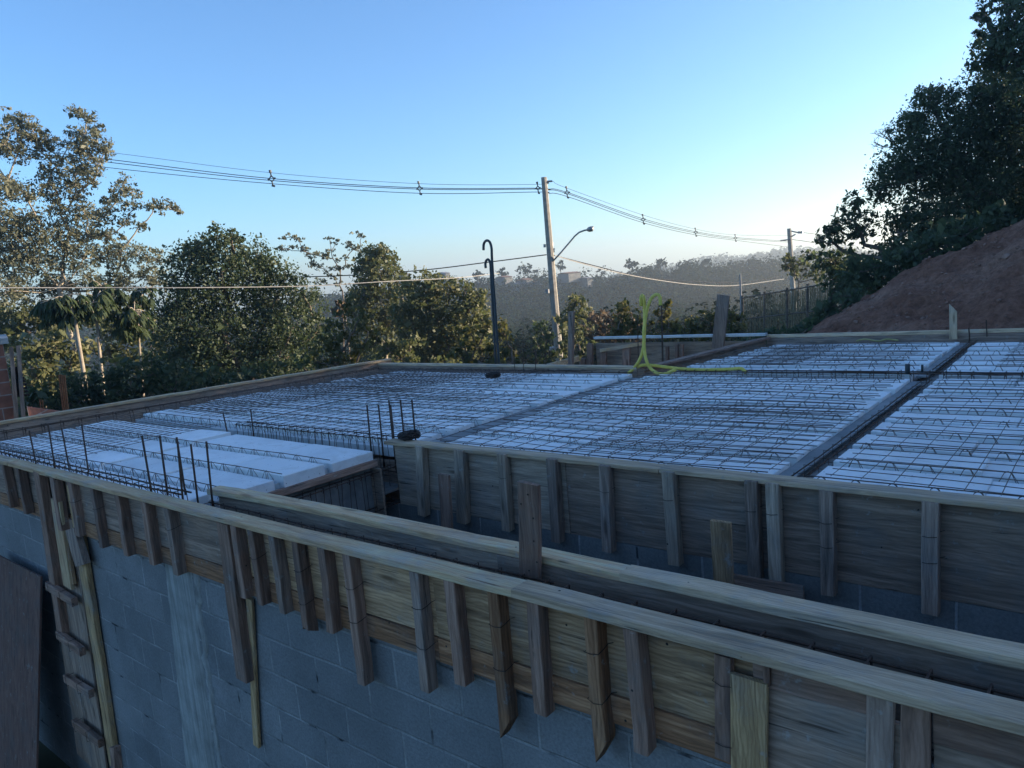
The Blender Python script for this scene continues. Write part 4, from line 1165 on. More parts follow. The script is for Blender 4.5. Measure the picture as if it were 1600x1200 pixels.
# diamond spacers on the cables
def spacer(label, px, py, d, s):
    c = at_d(px, py, d); k = d / 1190.0 * 1.15
    rt = np.array([ROT[0][0], ROT[1][0], 0]); rt /= np.linalg.norm(rt)
    up = np.array([0, 0, 1.0])
    def P(a, b): return rt * a * k * s + up * b * k * s
    m = MB()
    m.tube([P(0, 4), P(3.5, 0), P(0, -4), P(-3.5, 0), P(0, 4)], 1.0 * k * s, 5)
    m.tube([P(0, 4), P(-.6, 9)], 1.0 * k * s, 5); m.tube([P(-.6, 8), P(-.8, 11.5)], 1.9 * k * s, 6)
    m.tube([P(0, -4), P(.6, -9)], 1.0 * k * s, 5); m.tube([P(-.8, -8.6), P(3.2, -9.8)], 1.5 * k * s, 6)
    m.tube([P(3, 0), P(5.4, 0.4)], 1.4 * k * s, 5); m.tube([P(-3, 0), P(-5.2, -1)], 1.4 * k * s, 5)
    o = m.build('cable_spacer', BLACKP); o.location = c
    tag(o, label, 'cable spacer', 'spacers on the overhead cables')
spacer('cable spacer nearest the left tree on the left span', 424.5, 279.5, 34.5, .95)
spacer('cable spacer midway along the left span', 655.5, 294.5, 33.1, .82)
spacer('cable spacer just left of the concrete pole', 840.5, 294, 32, .72)
spacer('cable spacer just right of the concrete pole', 886, 301, 33, .72)
spacer('cable spacer highest on the right span beyond the lamp', 1005, 343, 39.1, .62)
spacer('cable spacer in the middle of the right span', 1087, 363, 46.1, .52)
spacer('cable spacer nearest the distant pole', 1149, 372, 53.1, .44)

# ------------------------------------------------------------------ neighbour's brick corner at the far left
BRICK = None
def brick_mat():
    m, nt, bs = nodes('hollow_red_brick')
    tc = N(nt, 'ShaderNodeTexCoord'); sp = N(nt, 'ShaderNodeSeparateXYZ'); cb = N(nt, 'ShaderNodeCombineXYZ')
    nt.links.new(tc.outputs['Object'], sp.inputs[0])
    ad = N(nt, 'ShaderNodeMath', operation='ADD'); nt.links.new(sp.outputs[0], ad.inputs[0]); nt.links.new(sp.outputs[1], ad.inputs[1])
    nt.links.new(ad.outputs[0], cb.inputs[0]); nt.links.new(sp.outputs[2], cb.inputs[1])
    br = N(nt, 'ShaderNodeTexBrick', offset=0.5)
    for k, v in (('Scale', 1.0), ('Mortar Size', .012), ('Mortar Smooth', .3), ('Brick Width', .42), ('Row Height', .21)): br.inputs[k].default_value = v
    br.inputs['Color1'].default_value = (.22, .085, .055, 1); br.inputs['Color2'].default_value = (.29, .12, .08, 1); br.inputs['Mortar'].default_value = (.30, .24, .21, 1)
    nt.links.new(cb.outputs[0], br.inputs['Vector'])
    n = N(nt, 'ShaderNodeTexNoise', i_Scale=8.0, i_Detail=6.0); nt.links.new(tc.outputs['Object'], n.inputs['Vector'])
    nt.links.new(mixc(nt, .7, br.outputs[0], ramp(nt, n.outputs[0], [(.3, (.55, .55, .55)), (.65, (1.1, 1.1, 1.1))]), 'MULTIPLY'), bs.inputs['Base Color'])
    bs.inputs['Roughness'].default_value = .95
    bump(nt, br.outputs['Fac'], -.4, .01, bs)
    return m
BRICK = brick_mat()
b0 = at_d(26, 655, 15)
bh = thing('brick_house', 'unfinished red brick house corner at the left edge', 'house', tuple(b0))
rt = np.array([b0[1], -b0[0], 0.0]); rt /= np.linalg.norm(rt); dp = np.array([-rt[1], rt[0], 0])
def bx(mb, c, w, d, z0, z1):
    """box with its right front edge at c, extending left w and back d"""
    c = np.array(c); p = [c, c - rt * w, c - rt * w + dp * d, c + dp * d]
    mb.add([(*q[:2], z0) for q in p] + [(*q[:2], z1) for q in p], [(0, 1, 2, 3), (7, 6, 5, 4), (0, 4, 5, 1), (1, 5, 6, 2), (2, 6, 7, 3), (3, 7, 4, 0)])
mb = MB(); bx(mb, np.array([0, 0, 0]), 3.0, 4.0, -3.5 - b0[2], z_at(0, 538, 15) - b0[2]); mb.build('wall', BRICK, bh)
mb = MB(); bx(mb, rt * .08 - dp * .05, 3.1, 4.2, z_at(0, 538, 15) - b0[2], z_at(0, 529, 15) - b0[2]); mb.build('roof_slab', CONC, bh)
for (px, t, f) in ((17, 542, 660), (28, 540, 655)):
    a, b = at_d(px, t, 14.85), at_d(px + 9, f, 14.85)
    m = MB(); board_mb(m, a - b0, b - b0, .06, .06, rt, dp); m.build('wooden_prop', wood('studgrey', 'z'), bh)
m = MB()
for k in range(9):
    z0 = z_at(24, 575 + k * 5.5, 14.9) - b0[2]
    c = at_d(25 + k * .5, 575, 14.9) - b0
    m.tube([(c[0] - .1 * rt[0], c[1] - .1 * rt[1], z0), (c[0] + .08 * rt[0], c[1] + .08 * rt[1], z0)], .018, 4)
for s in (0, .5, 1): 
    m.tube([at_d(22 + 6 * s, 575, 14.9) - b0, at_d(27 + 6 * s, 620, 14.9) - b0], .016, 4)
m.build('lattice_screen', TIE, bh)
mb = MB()
c = at_d(42, 636, 15.5); q = at_d(96, 643, 17.5)
mb.add([c, q, [q[0], q[1], -3.6], [c[0], c[1], -3.6], c + dp * .15, q + dp * .15, [*(q + dp * .15)[:2], -3.6], [*(c + dp * .15)[:2], -3.6]], [(3, 2, 1, 0), (4, 5, 6, 7), (0, 1, 5, 4), (1, 2, 6, 5), (2, 3, 7, 6), (3, 0, 4, 7)])
tag(mb.build('brick_wall', BRICK, org=tuple(c)), 'low sloping red brick wall beside the brick house corner', 'wall')
def at_bars(label, lst, d, r, mat=REBAR):
    o0 = at_d(*lst[0][0], d); e = thing('rebar_group', label, 'rebars', tuple(o0), 'bars standing at the back')
    for f, t in lst:
        m = MB(); m.tube([at_d(*f, d) - o0, at_d(*t, d) - o0], r, 5); m.build('rebar', mat, e)
RUST = simple('orange_rust', (0.19, 0.085, 0.04), (0.28, 0.14, 0.07), 20, .8)
at_bars('tall orange rusty rebars beyond the left edge form', [((99, 645), (92, 586)), ((102, 645), (95, 585)), ((104.5, 645), (98, 586)), ((107, 645), (101, 586))], 16.5, .014, RUST)
at_bars('two short rebars on the low sloping brick wall', [((64, 640), (62, 624)), ((68, 640), (66, 625))], 16.5, .012, RUST)

# ------------------------------------------------------------------ vegetation
LEAVES = {'gum': leaf_mat('leaf_gum', (0.075, 0.085, 0.05), (0.13, 0.135, 0.085), (0.21, 0.195, 0.13), 0.35),
          'dark': leaf_mat('leaf_dark', (0.034, 0.052, 0.025), (0.062, 0.085, 0.038), (0.12, 0.13, 0.058), 0.35),
          'olive': leaf_mat('leaf_olive', (0.055, 0.07, 0.03), (0.105, 0.118, 0.05), (0.19, 0.175, 0.08), 0.4),
          'yellow': leaf_mat('leaf_yellow', (0.05, 0.058, 0.02), (0.10, 0.10, 0.036), (0.20, 0.17, 0.07), .45),
          'dry': leaf_mat('leaf_dry', (0.06, 0.042, 0.028), (0.11, 0.08, 0.05), (0.18, 0.13, 0.08)),
          'right': leaf_mat('leaf_right', (0.055, 0.076, 0.045), (0.088, 0.115, 0.062), (0.14, 0.165, 0.085), 0.5),
          'hill': leaf_mat('leaf_hill', (0.008, 0.02, 0.014), (0.016, 0.030, 0.019), (0.03, 0.044, 0.026), .12, .03)}  # hill greens are lowered to stand in for shade on the slope

def leaf_arrays(c, size, tint, aspect=0.30, droop=0.25, outward=None, face=None):
    n = len(c)
    d = rng.normal(size=(n, 3)); d[:, 2] -= droop
    if outward is not None: d += outward * 0.8
    if face is not None: d -= face * np.sum(d * face, axis=1)[:, None] * .8
    d /= np.linalg.norm(d, axis=1)[:, None]
    q = rng.normal(size=(n, 3)); q[:, 2] *= .5
    if face is not None: q = np.cross(d, face) * -1 + 0 * q; q = face + rng.normal(size=(n, 3)) * .35
    s = np.cross(d, q); s /= np.linalg.norm(s, axis=1)[:, None] + 1e-9
    nn = np.cross(d, s)
    L = (size * rng.lognormal(-.08, .38, n))[:, None]
    v = np.empty((n, 4, 3))
    v[:, 0] = c - d * L * .5
    v[:, 1] = c + s * L * aspect - nn * L * .08
    v[:, 2] = c + d * L * .5
    v[:, 3] = c - s * L * aspect - nn * L * .08
    return v.reshape(-1, 3), tint
def leaf_object(name, parts, mat, parent=None, loc=None):
    v = np.concatenate([p[0] for p in parts]).astype(np.float32); t = np.concatenate([p[1] for p in parts]).astype(np.float32)
    if loc is not None: v = v - np.array(loc, np.float32)
    nf = len(t)
    me = bpy.data.meshes.new(name)
    me.vertices.add(nf * 4); me.vertices.foreach_set('co', v.ravel())
    me.loops.add(nf * 4); me.loops.foreach_set('vertex_index', np.arange(nf * 4, dtype=np.int32))
    me.polygons.add(nf); me.polygons.foreach_set('loop_start', np.arange(0, nf * 4, 4, dtype=np.int32))
    me.materials.append(mat)
    a = me.attributes.new('tint', 'FLOAT', 'FACE'); a.data.foreach_set('value', t)
    me.update(calc_edges=True)
    return link(name, me, None, parent)

def clump(c, R, cover, size, flat=0.8, base=.45, twig=0.22, aspect=.30, droop=.25):
    """leaves of one clump; R radius"""
    R = np.array([R, R, R * flat])
    n = int(cover * math.pi * R[0] * R[2] / (aspect * size * size))
    n = max(30, min(n, 16000))
    k = max(5, n // 14)
    u = rng.normal(size=(k, 3)); u /= np.linalg.norm(u, axis=1)[:, None]
    rad = rng.uniform(.25, 1.0, k) ** .55 * rng.uniform(.8, 1.08, k)
    sub = u * rad[:, None]
    idx = rng.integers(0, k, n)
    p = sub[idx] + rng.normal(size=(n, 3)) * twig * rng.uniform(.5, 1.1, k)[idx][:, None]
    tt = base + rng.normal(0, .14, k)[idx] + rng.normal(0, .13, n)
    return leaf_arrays(c + p * R, size, np.clip(tt, 0, 1), aspect, droop), sub * R + c

def limbs(w, f, fk, cs, r0):
    """branching skeleton: every clump hangs on the nearest limb node already grown"""
    pts = [fk]; par = [-1]
    order = sorted(range(len(cs)), key=lambda i: np.linalg.norm(cs[i][0] - fk))
    for i in order:
        c = cs[i][0]
        d = [np.linalg.norm(c - p) + .55 * np.linalg.norm(p - fk) * (1 if j else 0) + (0.35 * max(0, p[2] - c[2])) for j, p in enumerate(pts)]
        j = int(np.argmin(d))
        pts.append(c); par.append(j)
    load = [1] * len(pts)
    for i in range(len(pts) - 1, 0, -1): load[par[i]] += load[i]
    tot = max(2, load[0])
    for i in range(1, len(pts)):
        a, b = pts[par[i]], pts[i]
        ra = r0 * .62 * (load[i] / tot) ** .5 + .012; rb = max(.012, ra * .7)
        L = np.linalg.norm(b - a)
        m1 = a + (b - a) * .35 + np.array([0, 0, -.06 * L]) + rng.normal(size=3) * .05 * L
        m2 = a + (b - a) * .7 + np.array([0, 0, -.04 * L]) + rng.normal(size=3) * .04 * L
        w.tube([a - f, m1 - f, m2 - f, b - f], [ra, ra * .9, rb * 1.1, rb], 6, cap=False)

def tree(name, label, cat, dist, foot, clumps, kind, size, cover=1.6, bark=BARK, r0=.16, group=None, flat=.8, fork=None, base=.45, depth=.5, twigs=5, extra=True, droop=.25, aspect=.3, foot_z=None, twig=.22, grow=1.0):
    """clumps: (px, py, radius in photo pixels[, depth offset in m]); foot: (px, py)"""
    f = at_d(foot[0], foot[1], dist)
    if foot_z is None: f[2] = min(f[2], ground_z(f[0], f[1]) + .1) if name != 'shrub' else f[2]
    else: f[2] = foot_z
    e = thing(name, label, cat, tuple(f), group)
    parts = []; wood_ = MB()
    cs = []
    for cl in clumps:
        px, py, rp = cl[:3]
        off = cl[3] if len(cl) > 3 else random.uniform(-1, 1) * depth * rp / 1190 * dist * 1.4
        c = at_d(px, py, dist + off); R = rp / 1190 * (dist + off) * grow
        cs.append((c, R))
        (arr, sub) = clump(c, R, cover, size, flat, base, twig, aspect, droop)
        parts.append(arr)
        for s in sub[rng.integers(0, len(sub), min(twigs, len(sub)))]:
            mid = (c + s) / 2 + rng.normal(size=3) * R * .08
            wood_.tube([c - f, mid - f, s - f], [max(.006, R * .018), max(.005, R * .012), .004], 4, cap=False)
    if extra:         # depth: the crown's far side
        for (c, R) in cs[::2]:
            c2 = c + np.array([c[0], c[1], 0]) / np.linalg.norm(c[:2]) * R * 1.1 + rng.normal(size=3) * R * .3
            parts.append(clump(c2, R * .85, cover * .55, size * 1.25, flat, base, twig, aspect, droop)[0])
    crown_c = np.mean([c for c, _ in cs], axis=0)
    fk = at_d(*fork, dist) if fork else f + (crown_c - f) * .55
    n = 7
    ctrl = [f, f + (fk - f) * .5 + rng.normal(size=3) * [.15, .15, 0] * r0 * 4, fk]
    wood_.tube([p - f for p in ctrl], [r0, r0 * .8, r0 * .62], 8)
    limbs(wood_, f, fk, cs, r0)
    wood_.build('trunk', bark, e, smooth=True)
    leaf_object('crown', parts, LEAVES[kind], e, f)
    return e

# big airy tree at the left edge (several limbs)
TREE_G = 'trees left of the concrete pole'
tree('gum_tree', 'tall airy tree with pale limbs rising at the far left', 'tree', 31, (132, 600),
     [(120, 172, 14), (137, 182, 14), (150, 200, 11), (115, 205, 12), (130, 215, 18), (152, 222, 20), (105, 232, 20), (140, 245, 22), (165, 232, 14), (90, 258, 22), (118, 272, 22), (152, 262, 16), (70, 215, 14), (45, 190, 14), (52, 205, 14), (15, 180, 12), (18, 200, 18), (35, 215, 16), (5, 225, 18), (28, 240, 18), (60, 235, 16),
      (10, 290, 24), (38, 300, 20), (75, 285, 16), (90, 300, 22), (118, 300, 18), (145, 285, 10), (195, 285, 15), (185, 300, 14), (212, 300, 12), (178, 320, 16), (208, 318, 14), (160, 340, 20), (130, 330, 20), (95, 335, 20), (60, 345, 24), (25, 350, 26), (0, 345, 24), (240, 322, 13), (262, 322, 14), (280, 330, 10), (200, 345, 14), (218, 352, 10), (110, 365, 24), (140, 370, 22), (75, 380, 26), (40, 385, 28), (5, 390, 28), (170, 368, 15),
      (100, 402, 26), (130, 405, 24), (60, 415, 26), (20, 420, 26), (160, 398, 22), (190, 392, 22), (215, 398, 20), (240, 402, 18), (185, 420, 20), (200, 442, 22), (170, 445, 22), (232, 430, 20), (140, 438, 22), (90, 445, 24), (40, 455, 26), (8, 455, 26), (250, 445, 14), (112, 455, 20), (-30, 300, 40), (-40, 380, 50), (-20, 230, 30)],
     'gum', .105, 1.5, BARKP, .13, TREE_G, .72, fork=(92, 450), depth=.7, twigs=4, twig=.2, droop=.5, aspect=.22, grow=1.08)
tree('leafy_tree', 'dense dark rounded tree standing left of centre', 'tree', 25, (395, 640),
     [(345, 368, 20), (362, 372, 14), (325, 390, 30), (365, 395, 28), (300, 405, 32), (400, 400, 28), (345, 425, 42), (290, 430, 34), (420, 420, 30), (445, 435, 28), (390, 440, 40), (315, 465, 44), (275, 470, 34), (360, 480, 48), (430, 470, 40), (470, 455, 28), (485, 480, 28), (300, 515, 46), (350, 530, 50), (405, 520, 48), (455, 515, 40), (265, 515, 34), (320, 565, 46), (380, 575, 46), (435, 565, 44), (485, 530, 30), (280, 570, 40), (500, 510, 22)],
     'dark', .085, 1.7, BARK, .20, TREE_G, .9, depth=.6, base=.38)
tree('slender_tree', 'thin feathery tree against the sky between the dark tree and the rounded one', 'tree', 44, (548, 560),
     [(455, 370, 11), (442, 372, 7), (468, 376, 9), (450, 388, 12), (440, 388, 8), (475, 393, 14), (492, 398, 13), (508, 400, 12), (520, 404, 11), (485, 412, 14), (505, 420, 14), (515, 373, 9), (525, 379, 8), (518, 392, 8), (540, 380, 9), (548, 384, 8), (558, 366, 10), (565, 370, 7), (562, 388, 10), (552, 390, 8), (538, 403, 9), (532, 420, 12), (520, 432, 12), (540, 415, 9), (500, 440, 14), (530, 445, 10), (570, 395, 9)],
     'gum', .14, 1.2, BARK, .07, TREE_G, .55, fork=(535, 455), depth=.4, twigs=3, extra=False)
tree('rounded_tree', 'rounded tree top rising right of the feathery tree', 'tree', 33, (600, 620),
     [(585, 392, 18), (600, 398, 18), (575, 405, 18), (610, 410, 16), (590, 420, 24), (615, 428, 16), (572, 430, 20), (600, 445, 26), (570, 455, 24), (625, 450, 20), (560, 475, 24), (595, 475, 28), (630, 475, 24), (610, 500, 26), (575, 505, 26), (640, 505, 22), (600, 535, 26)],
     'olive', .13, 1.8, BARKP, .16, TREE_G, .85, grow=1.2)
tree('bushy_tree', 'broad olive tree left of the hooked pipes', 'tree', 28, (690, 610),
     [(672, 447, 22), (700, 448, 22), (650, 455, 22), (725, 455, 18), (745, 463, 14), (630, 478, 22), (665, 475, 28), (700, 475, 30), (735, 478, 24), (757, 478, 12), (645, 505, 28), (685, 505, 32), (725, 505, 30), (755, 500, 16), (660, 535, 30), (700, 540, 32), (735, 535, 26), (645, 555, 26), (680, 565, 28)],
     'olive', .12, 1.9, BARK, .18, TREE_G, .85, base=.5, grow=1.2)
tree('lit_bush', 'sunlit yellowish bush at the foot of the hooked pipes', 'bush', 19, (750, 600),
     [(735, 520, 16), (755, 512, 14), (780, 508, 14), (790, 525, 16), (745, 540, 18), (775, 545, 20), (800, 545, 14), (735, 562, 18), (765, 568, 20), (800, 568, 16), (715, 555, 14), (755, 525, 14), (725, 540, 14), (785, 520, 12)],
     'yellow', .12, 1.3, BARK, .06, TREE_G, .9, base=.5)
tree('lit_bush', 'leafy bush with yellowish leaves over the left edge form, right of the dark tree', 'bush', 18.5, (540, 620),
     [(545, 480, 16), (530, 495, 18), (560, 500, 18), (520, 515, 20), (548, 522, 22), (575, 518, 16), (505, 540, 20), (535, 548, 22), (565, 545, 20), (585, 540, 14), (495, 565, 18), (525, 572, 20), (555, 568, 16), (590, 525, 10)],
     'yellow', .10, 1.2, BARK, .06, TREE_G, .9, base=.38)
tree('red_tipped_bush', 'small bush with reddish young leaves among the left trees', 'bush', 21, (530, 600),
     [(533, 478, 9), (541, 482, 8), (527, 486, 7), (536, 490, 8)], 'dry', .12, 1.1, BARK, .03, TREE_G, .9, base=.8)
# hedge and bushes low at left
HG = 'bushes beyond the left edge form'
def hedge(label, dist, foot, cl, kind='dark', size=.11, cover=1.7, base=.4):
    return tree('bush', label, 'bush', dist, foot, cl, kind, size, cover, BARK, .05, HG, .9, base=base)
hedge('dark low bush behind the orange rebars at left', 20, (100, 680), [(60, 620, 26), (95, 615, 28), (130, 605, 26), (75, 645, 30), (120, 640, 30), (160, 628, 26), (45, 650, 22)])
hedge('dark hedge in the shade below the big dark tree', 19.5, (240, 660), [(170, 595, 28), (205, 590, 30), (240, 585, 32), (275, 590, 30), (190, 625, 30), (230, 620, 32), (270, 615, 32), (310, 605, 34), (350, 600, 34), (400, 592, 32), (440, 585, 30), (480, 580, 26)])
hedge('sunlit olive bush between the brick corner and the slim trunks', 24, (75, 650), [(40, 545, 24), (65, 540, 26), (90, 550, 24), (50, 575, 28), (85, 580, 26), (110, 570, 24), (60, 605, 24), (30, 590, 20), (100, 600, 20), (115, 545, 20)], 'olive', .13, 1.4, .6)
hedge('grey green bushes behind the brick house corner', 34, (20, 640), [(0, 500, 30), (30, 495, 26), (60, 490, 26), (85, 500, 24), (10, 530, 26), (45, 520, 26), (90, 520, 20), (-30, 520, 40)], 'olive', .16, 1.5, .4)
hedge('loose dry shrubs behind the slim trunks at left', 30, (190, 640), [(150, 500, 26), (185, 505, 26), (215, 500, 24), (240, 515, 24), (165, 535, 26), (200, 540, 28), (235, 545, 26), (180, 565, 24), (220, 570, 24), (140, 545, 20)], 'olive', .16, 1.1, .62)
hedge('olive bushes at the far side of the left edge form corner', 22, (620, 620), [(605, 545, 24), (625, 560, 24), (650, 575, 22), (595, 570, 18), (680, 575, 20), (710, 578, 18), (640, 545, 20)], 'olive', .12, 1.7, .5)

# cecropia-like trees: slim trunks with umbrellas of big lobed leaves
def cecropia(label, dist, foot, top, heads, r0=.07):
    f = at_d(*foot, dist); f[2] = min(f[2], ground_z(f[0], f[1]) + .1)
    e = thing('cecropia_tree', label, 'tree', tuple(f), 'slim trees with umbrella leaves')
    t = at_d(*top, dist); w = MB()
    w.tube([f - f, (t - f) * .5 + rng.normal(size=3) * .08, t - f], [r0, r0 * .85, r0 * .6], 7)
    parts = []
    for (px, py, rp) in heads:
        c = at_d(px, py, dist + random.uniform(-.8, .8)); R = rp / 1190 * dist * 1.35
        w.tube([t - f, (t + c) / 2 - f + [0, 0, .1], c - f], [r0 * .5, r0 * .4, r0 * .3], 5, cap=False)
        for k in range(11):          # each leaf: a fan of hanging lobes
            az = 2 * math.pi * k / 11 + random.uniform(-.3, .3); rr = R * random.uniform(.25, .75)
            hub = c + np.array([math.cos(az) * rr, math.sin(az) * rr, R * random.uniform(-.55, .45)])
            w.tube([c - f, (c + hub) / 2 - f + [0, 0, .08 * R], hub - f], .012, 4, cap=False)
            nl = 9; vs = []; 
            for q in range(nl):
                a2 = 2 * math.pi * q / nl + random.uniform(-.12, .12)
                d = np.array([math.cos(a2), math.sin(a2), -.9 - random.uniform(0, .7)]); d /= np.linalg.norm(d)
                s = np.cross(d, [0, 0, 1]); s /= np.linalg.norm(s)
                L = R * random.uniform(.5, .72); mid = hub + d * L * .55 + np.array([0, 0, .10 * L])
                vs.append([hub, mid + s * L * .15, hub + d * L - np.array([0, 0, .2 * L]), mid - s * L * .15])
            vs = np.array(vs).reshape(-1, 3)
            parts.append((vs, np.clip(rng.normal(.35, .15, nl), 0, 1)))
    w.build('trunk', BARKP, e, smooth=True)
    leaf_object('crown', parts, LEAVES['dark'], e, f)
cecropia('slim pale-trunked tree with dark umbrella leaves, leftmost of the group', 21, (141, 640), (116, 492), [(85, 472, 22), (118, 478, 22), (100, 465, 20), (75, 485, 18)], .065)
cecropia('slim straight tree with umbrella leaves right of the leftmost one', 21.5, (163, 640), (149, 486), [(150, 468, 22), (172, 462, 18), (140, 478, 16), (160, 448, 16)], .05)
cecropia('slim leaning tree with umbrella leaves beside the dark tree', 22, (211, 600), (216, 515), [(205, 505, 20), (210, 485, 18), (185, 492, 16), (215, 462, 18), (195, 470, 14), (225, 455, 14)], .042)

# right-hand side: trees on the bank
RG = 'trees on the bank at right'
def bank_tree(*a, **k):
    return tree(*a, **k)
def bz(px, dist):
    p = at_d(px, 400, dist); return bank_z(p[0], p[1]) - .1
tree('dark_tree', 'large dark backlit tree filling the right edge', 'tree', 21, (1555, 380),
     [(1395, 265, 26), (1380, 290, 22), (1370, 305, 16), (1420, 250, 30), (1440, 225, 26), (1415, 205, 22), (1430, 185, 20), (1455, 165, 24), (1450, 148, 14), (1475, 155, 20), (1440, 275, 32), (1475, 250, 34), (1480, 205, 36), (1510, 165, 34), (1500, 230, 38), (1470, 300, 36), (1510, 290, 38), (1540, 240, 44), (1545, 190, 40), (1550, 300, 44), (1580, 260, 44), (1590, 200, 40), (1570, 155, 30), (1600, 310, 44), (1540, 340, 34), (1580, 340, 36), (1610, 150, 36), (1640, 220, 60), (1650, 300, 60), (1505, 330, 30), (1560, 120, 24), (1540, 140, 22)],
     'right', .074, 1.6, BARK, .24, RG, .85, foot_z=bz(1555, 21), depth=.7, grow=1.25, twig=.18, aspect=.21)
tree('dark_tree', 'high dark tree top entering at the upper right corner', 'tree', 18.5, (1640, 350),
     [(1560, 60, 22), (1545, 80, 20), (1580, 35, 22), (1530, 95, 16), (1575, 80, 26), (1600, 60, 26), (1550, 105, 18), (1595, 100, 26), (1535, 22, 9), (1545, 30, 9), (1526, 28, 6), (1570, 8, 16), (1540, 8, 10), (1600, 10, 26), (1640, 60, 50), (1650, 120, 50), (1535, 55, 9), (1650, 0, 50), (1528, 50, 6), (1590, -20, 20)],
     'right', .09, 1.4, BARK, .22, RG, .8, foot_z=bz(1640, 18.5), depth=.6, fork=(1640, 120), droop=.6, aspect=.22, grow=1.15)
tree('dark_tree', 'lower dark tree with spreading left branches at the foot of the big dark one', 'tree', 20, (1415, 440),
     [(1330, 315, 14), (1318, 330, 14), (1345, 330, 16), (1335, 345, 16), (1355, 350, 14), (1310, 350, 14), (1290, 362, 12), (1318, 365, 18), (1345, 365, 14), (1280, 375, 10), (1300, 378, 14), (1395, 340, 22), (1420, 330, 26), (1410, 365, 26), (1440, 350, 30), (1395, 390, 26), (1430, 385, 30), (1465, 345, 30), (1460, 380, 30), (1490, 370, 30), (1500, 345, 24), (1325, 395, 12)],
     'right', .08, 1.5, BARK, .14, RG, .8, foot_z=bz(1415, 20), depth=.5, fork=(1385, 405), grow=1.15, twig=.17, aspect=.24)
# leafless branches against the sky
mb = MB()
o0 = at_d(1405, 232, 21.2)
def twig_(p, d, L, r, lv):
    q = p + d * L
    mb.tube([p - o0, (p + q) / 2 - o0 + rng.normal(size=3) * L * .05, q - o0], [r, r * .8, r * .55], 4, cap=False)
    if lv:
        for _ in range(3):
            d2 = d + rng.normal(size=3) * .45 + [0, 0, .12]; twig_(p + d * L * random.uniform(.45, 1), d2 / np.linalg.norm(d2), L * .62, r * .6, lv - 1)
dl = at_d(1362, 203, 21.2) - o0; dl /= np.linalg.norm(dl)
for s in (0, 1, 2):
    d = dl + np.array([0, 0, (-.45, .1, .35)[s]]); twig_(o0, d / np.linalg.norm(d), .42, .014, 3)
tag(mb.build('bare_branch', BARK, org=None), 'bare leafless branch reaching left from the big dark tree', 'branch').location = o0
# bushes along the bank's crest
BGp = 'dark bushes along the earth bank'
def bank_bush(label, dist, foot, cl, kind='right', size=.12, base=.4, cover=1.5):
    return tree('shrub', label, 'bush', dist, foot, cl, kind, size, cover, BARK, .05, BGp, .85, base=base, grow=1.45)
bank_bush('dark shrub left of the bank below the spreading branches', 22, (1290, 500), [(1285, 405, 13), (1305, 408, 18), (1330, 412, 18), (1300, 430, 18), (1325, 438, 20), (1312, 460, 18), (1335, 455, 18), (1260, 398, 8)])
bank_bush('dark shrubs on the bank crest under the big dark tree', 17.5, (1400, 440), [(1345, 425, 24), (1375, 415, 26), (1405, 408, 26), (1435, 400, 26), (1350, 452, 24), (1385, 440, 22), (1465, 385, 24), (1495, 372, 24), (1520, 360, 22), (1550, 350, 20), (1415, 425, 16)])
bank_bush('low weedy shrubs at the left foot of the earth bank', 15.5, (1240, 540), [(1200, 528, 10), (1230, 524, 11), (1260, 516, 12), (1290, 496, 16), (1215, 530, 9), (1245, 522, 10), (1275, 505, 13), (1310, 480, 16), (1330, 462, 14), (1180, 532, 8)], 'right', .10, .3)
bank_bush('greenish shrub by the distant pole', 40, (1245, 470), [(1225, 410, 9), (1245, 408, 10), (1240, 422, 11), (1262, 422, 11), (1280, 430, 11)], 'olive', .2, .35)

bank_bush('dark hedge along the foot of the screen fence', 23, (1220, 545), [(1165, 532, 9), (1185, 530, 9), (1205, 527, 10), (1228, 524, 11), (1250, 518, 12), (1272, 508, 14), (1295, 494, 16), (1318, 478, 18), (1340, 462, 18), (1362, 450, 16)], 'right', .12, .35)

# mid distance, right of the pole
MG = 'small trees behind the pit form'
tree('palm_like_tree', 'small tufted tree right of the concrete pole', 'tree', 30, (905, 560), [(900, 470, 12), (890, 478, 10), (912, 475, 12), (905, 490, 16), (888, 498, 14), (925, 490, 12), (912, 510, 16), (895, 520, 14)], 'olive', .22, 1.3, BARK, .07, MG, .7, base=.6, grow=1.3, droop=.8, aspect=.16)
tree('bush', 'dark bush at the foot of the concrete pole on its left', 'bush', 26, (850, 580), [(845, 515, 14), (855, 530, 16), (840, 540, 16), (860, 555, 16), (838, 560, 14), (825, 555, 12)], 'dark', .12, 1.5, BARK, .04, MG, .9)
tree('bush', 'dark bush right of the concrete pole foot', 'bush', 25, (890, 580), [(885, 515, 12), (900, 530, 16), (885, 540, 14), (910, 548, 16), (895, 560, 16), (925, 540, 12)], 'olive', .12, 1.4, BARK, .04, MG, .9)
tree('dry_shrub', 'reddish dry shrub behind the pit form posts', 'bush', 27, (950, 570), [(935, 500, 16), (955, 495, 16), (975, 505, 16), (930, 522, 16), (955, 520, 20), (980, 525, 16), (995, 510, 12), (945, 540, 14), (970, 540, 14)], 'dry', .14, 1.2, BARK, .04, MG, .9, base=.55, grow=1.25)
tree('sapling', 'sunlit leafy sapling left of the yellow conduits', 'tree', 19, (985, 560), [(972, 478, 10), (985, 488, 11), (970, 498, 12), (990, 503, 12), (965, 515, 12), (985, 520, 13), (1000, 512, 10), (975, 530, 11)], 'yellow', .13, .95, BARK, .025, MG, 1.2, base=.6, grow=1.3, droop=.6, aspect=.22)
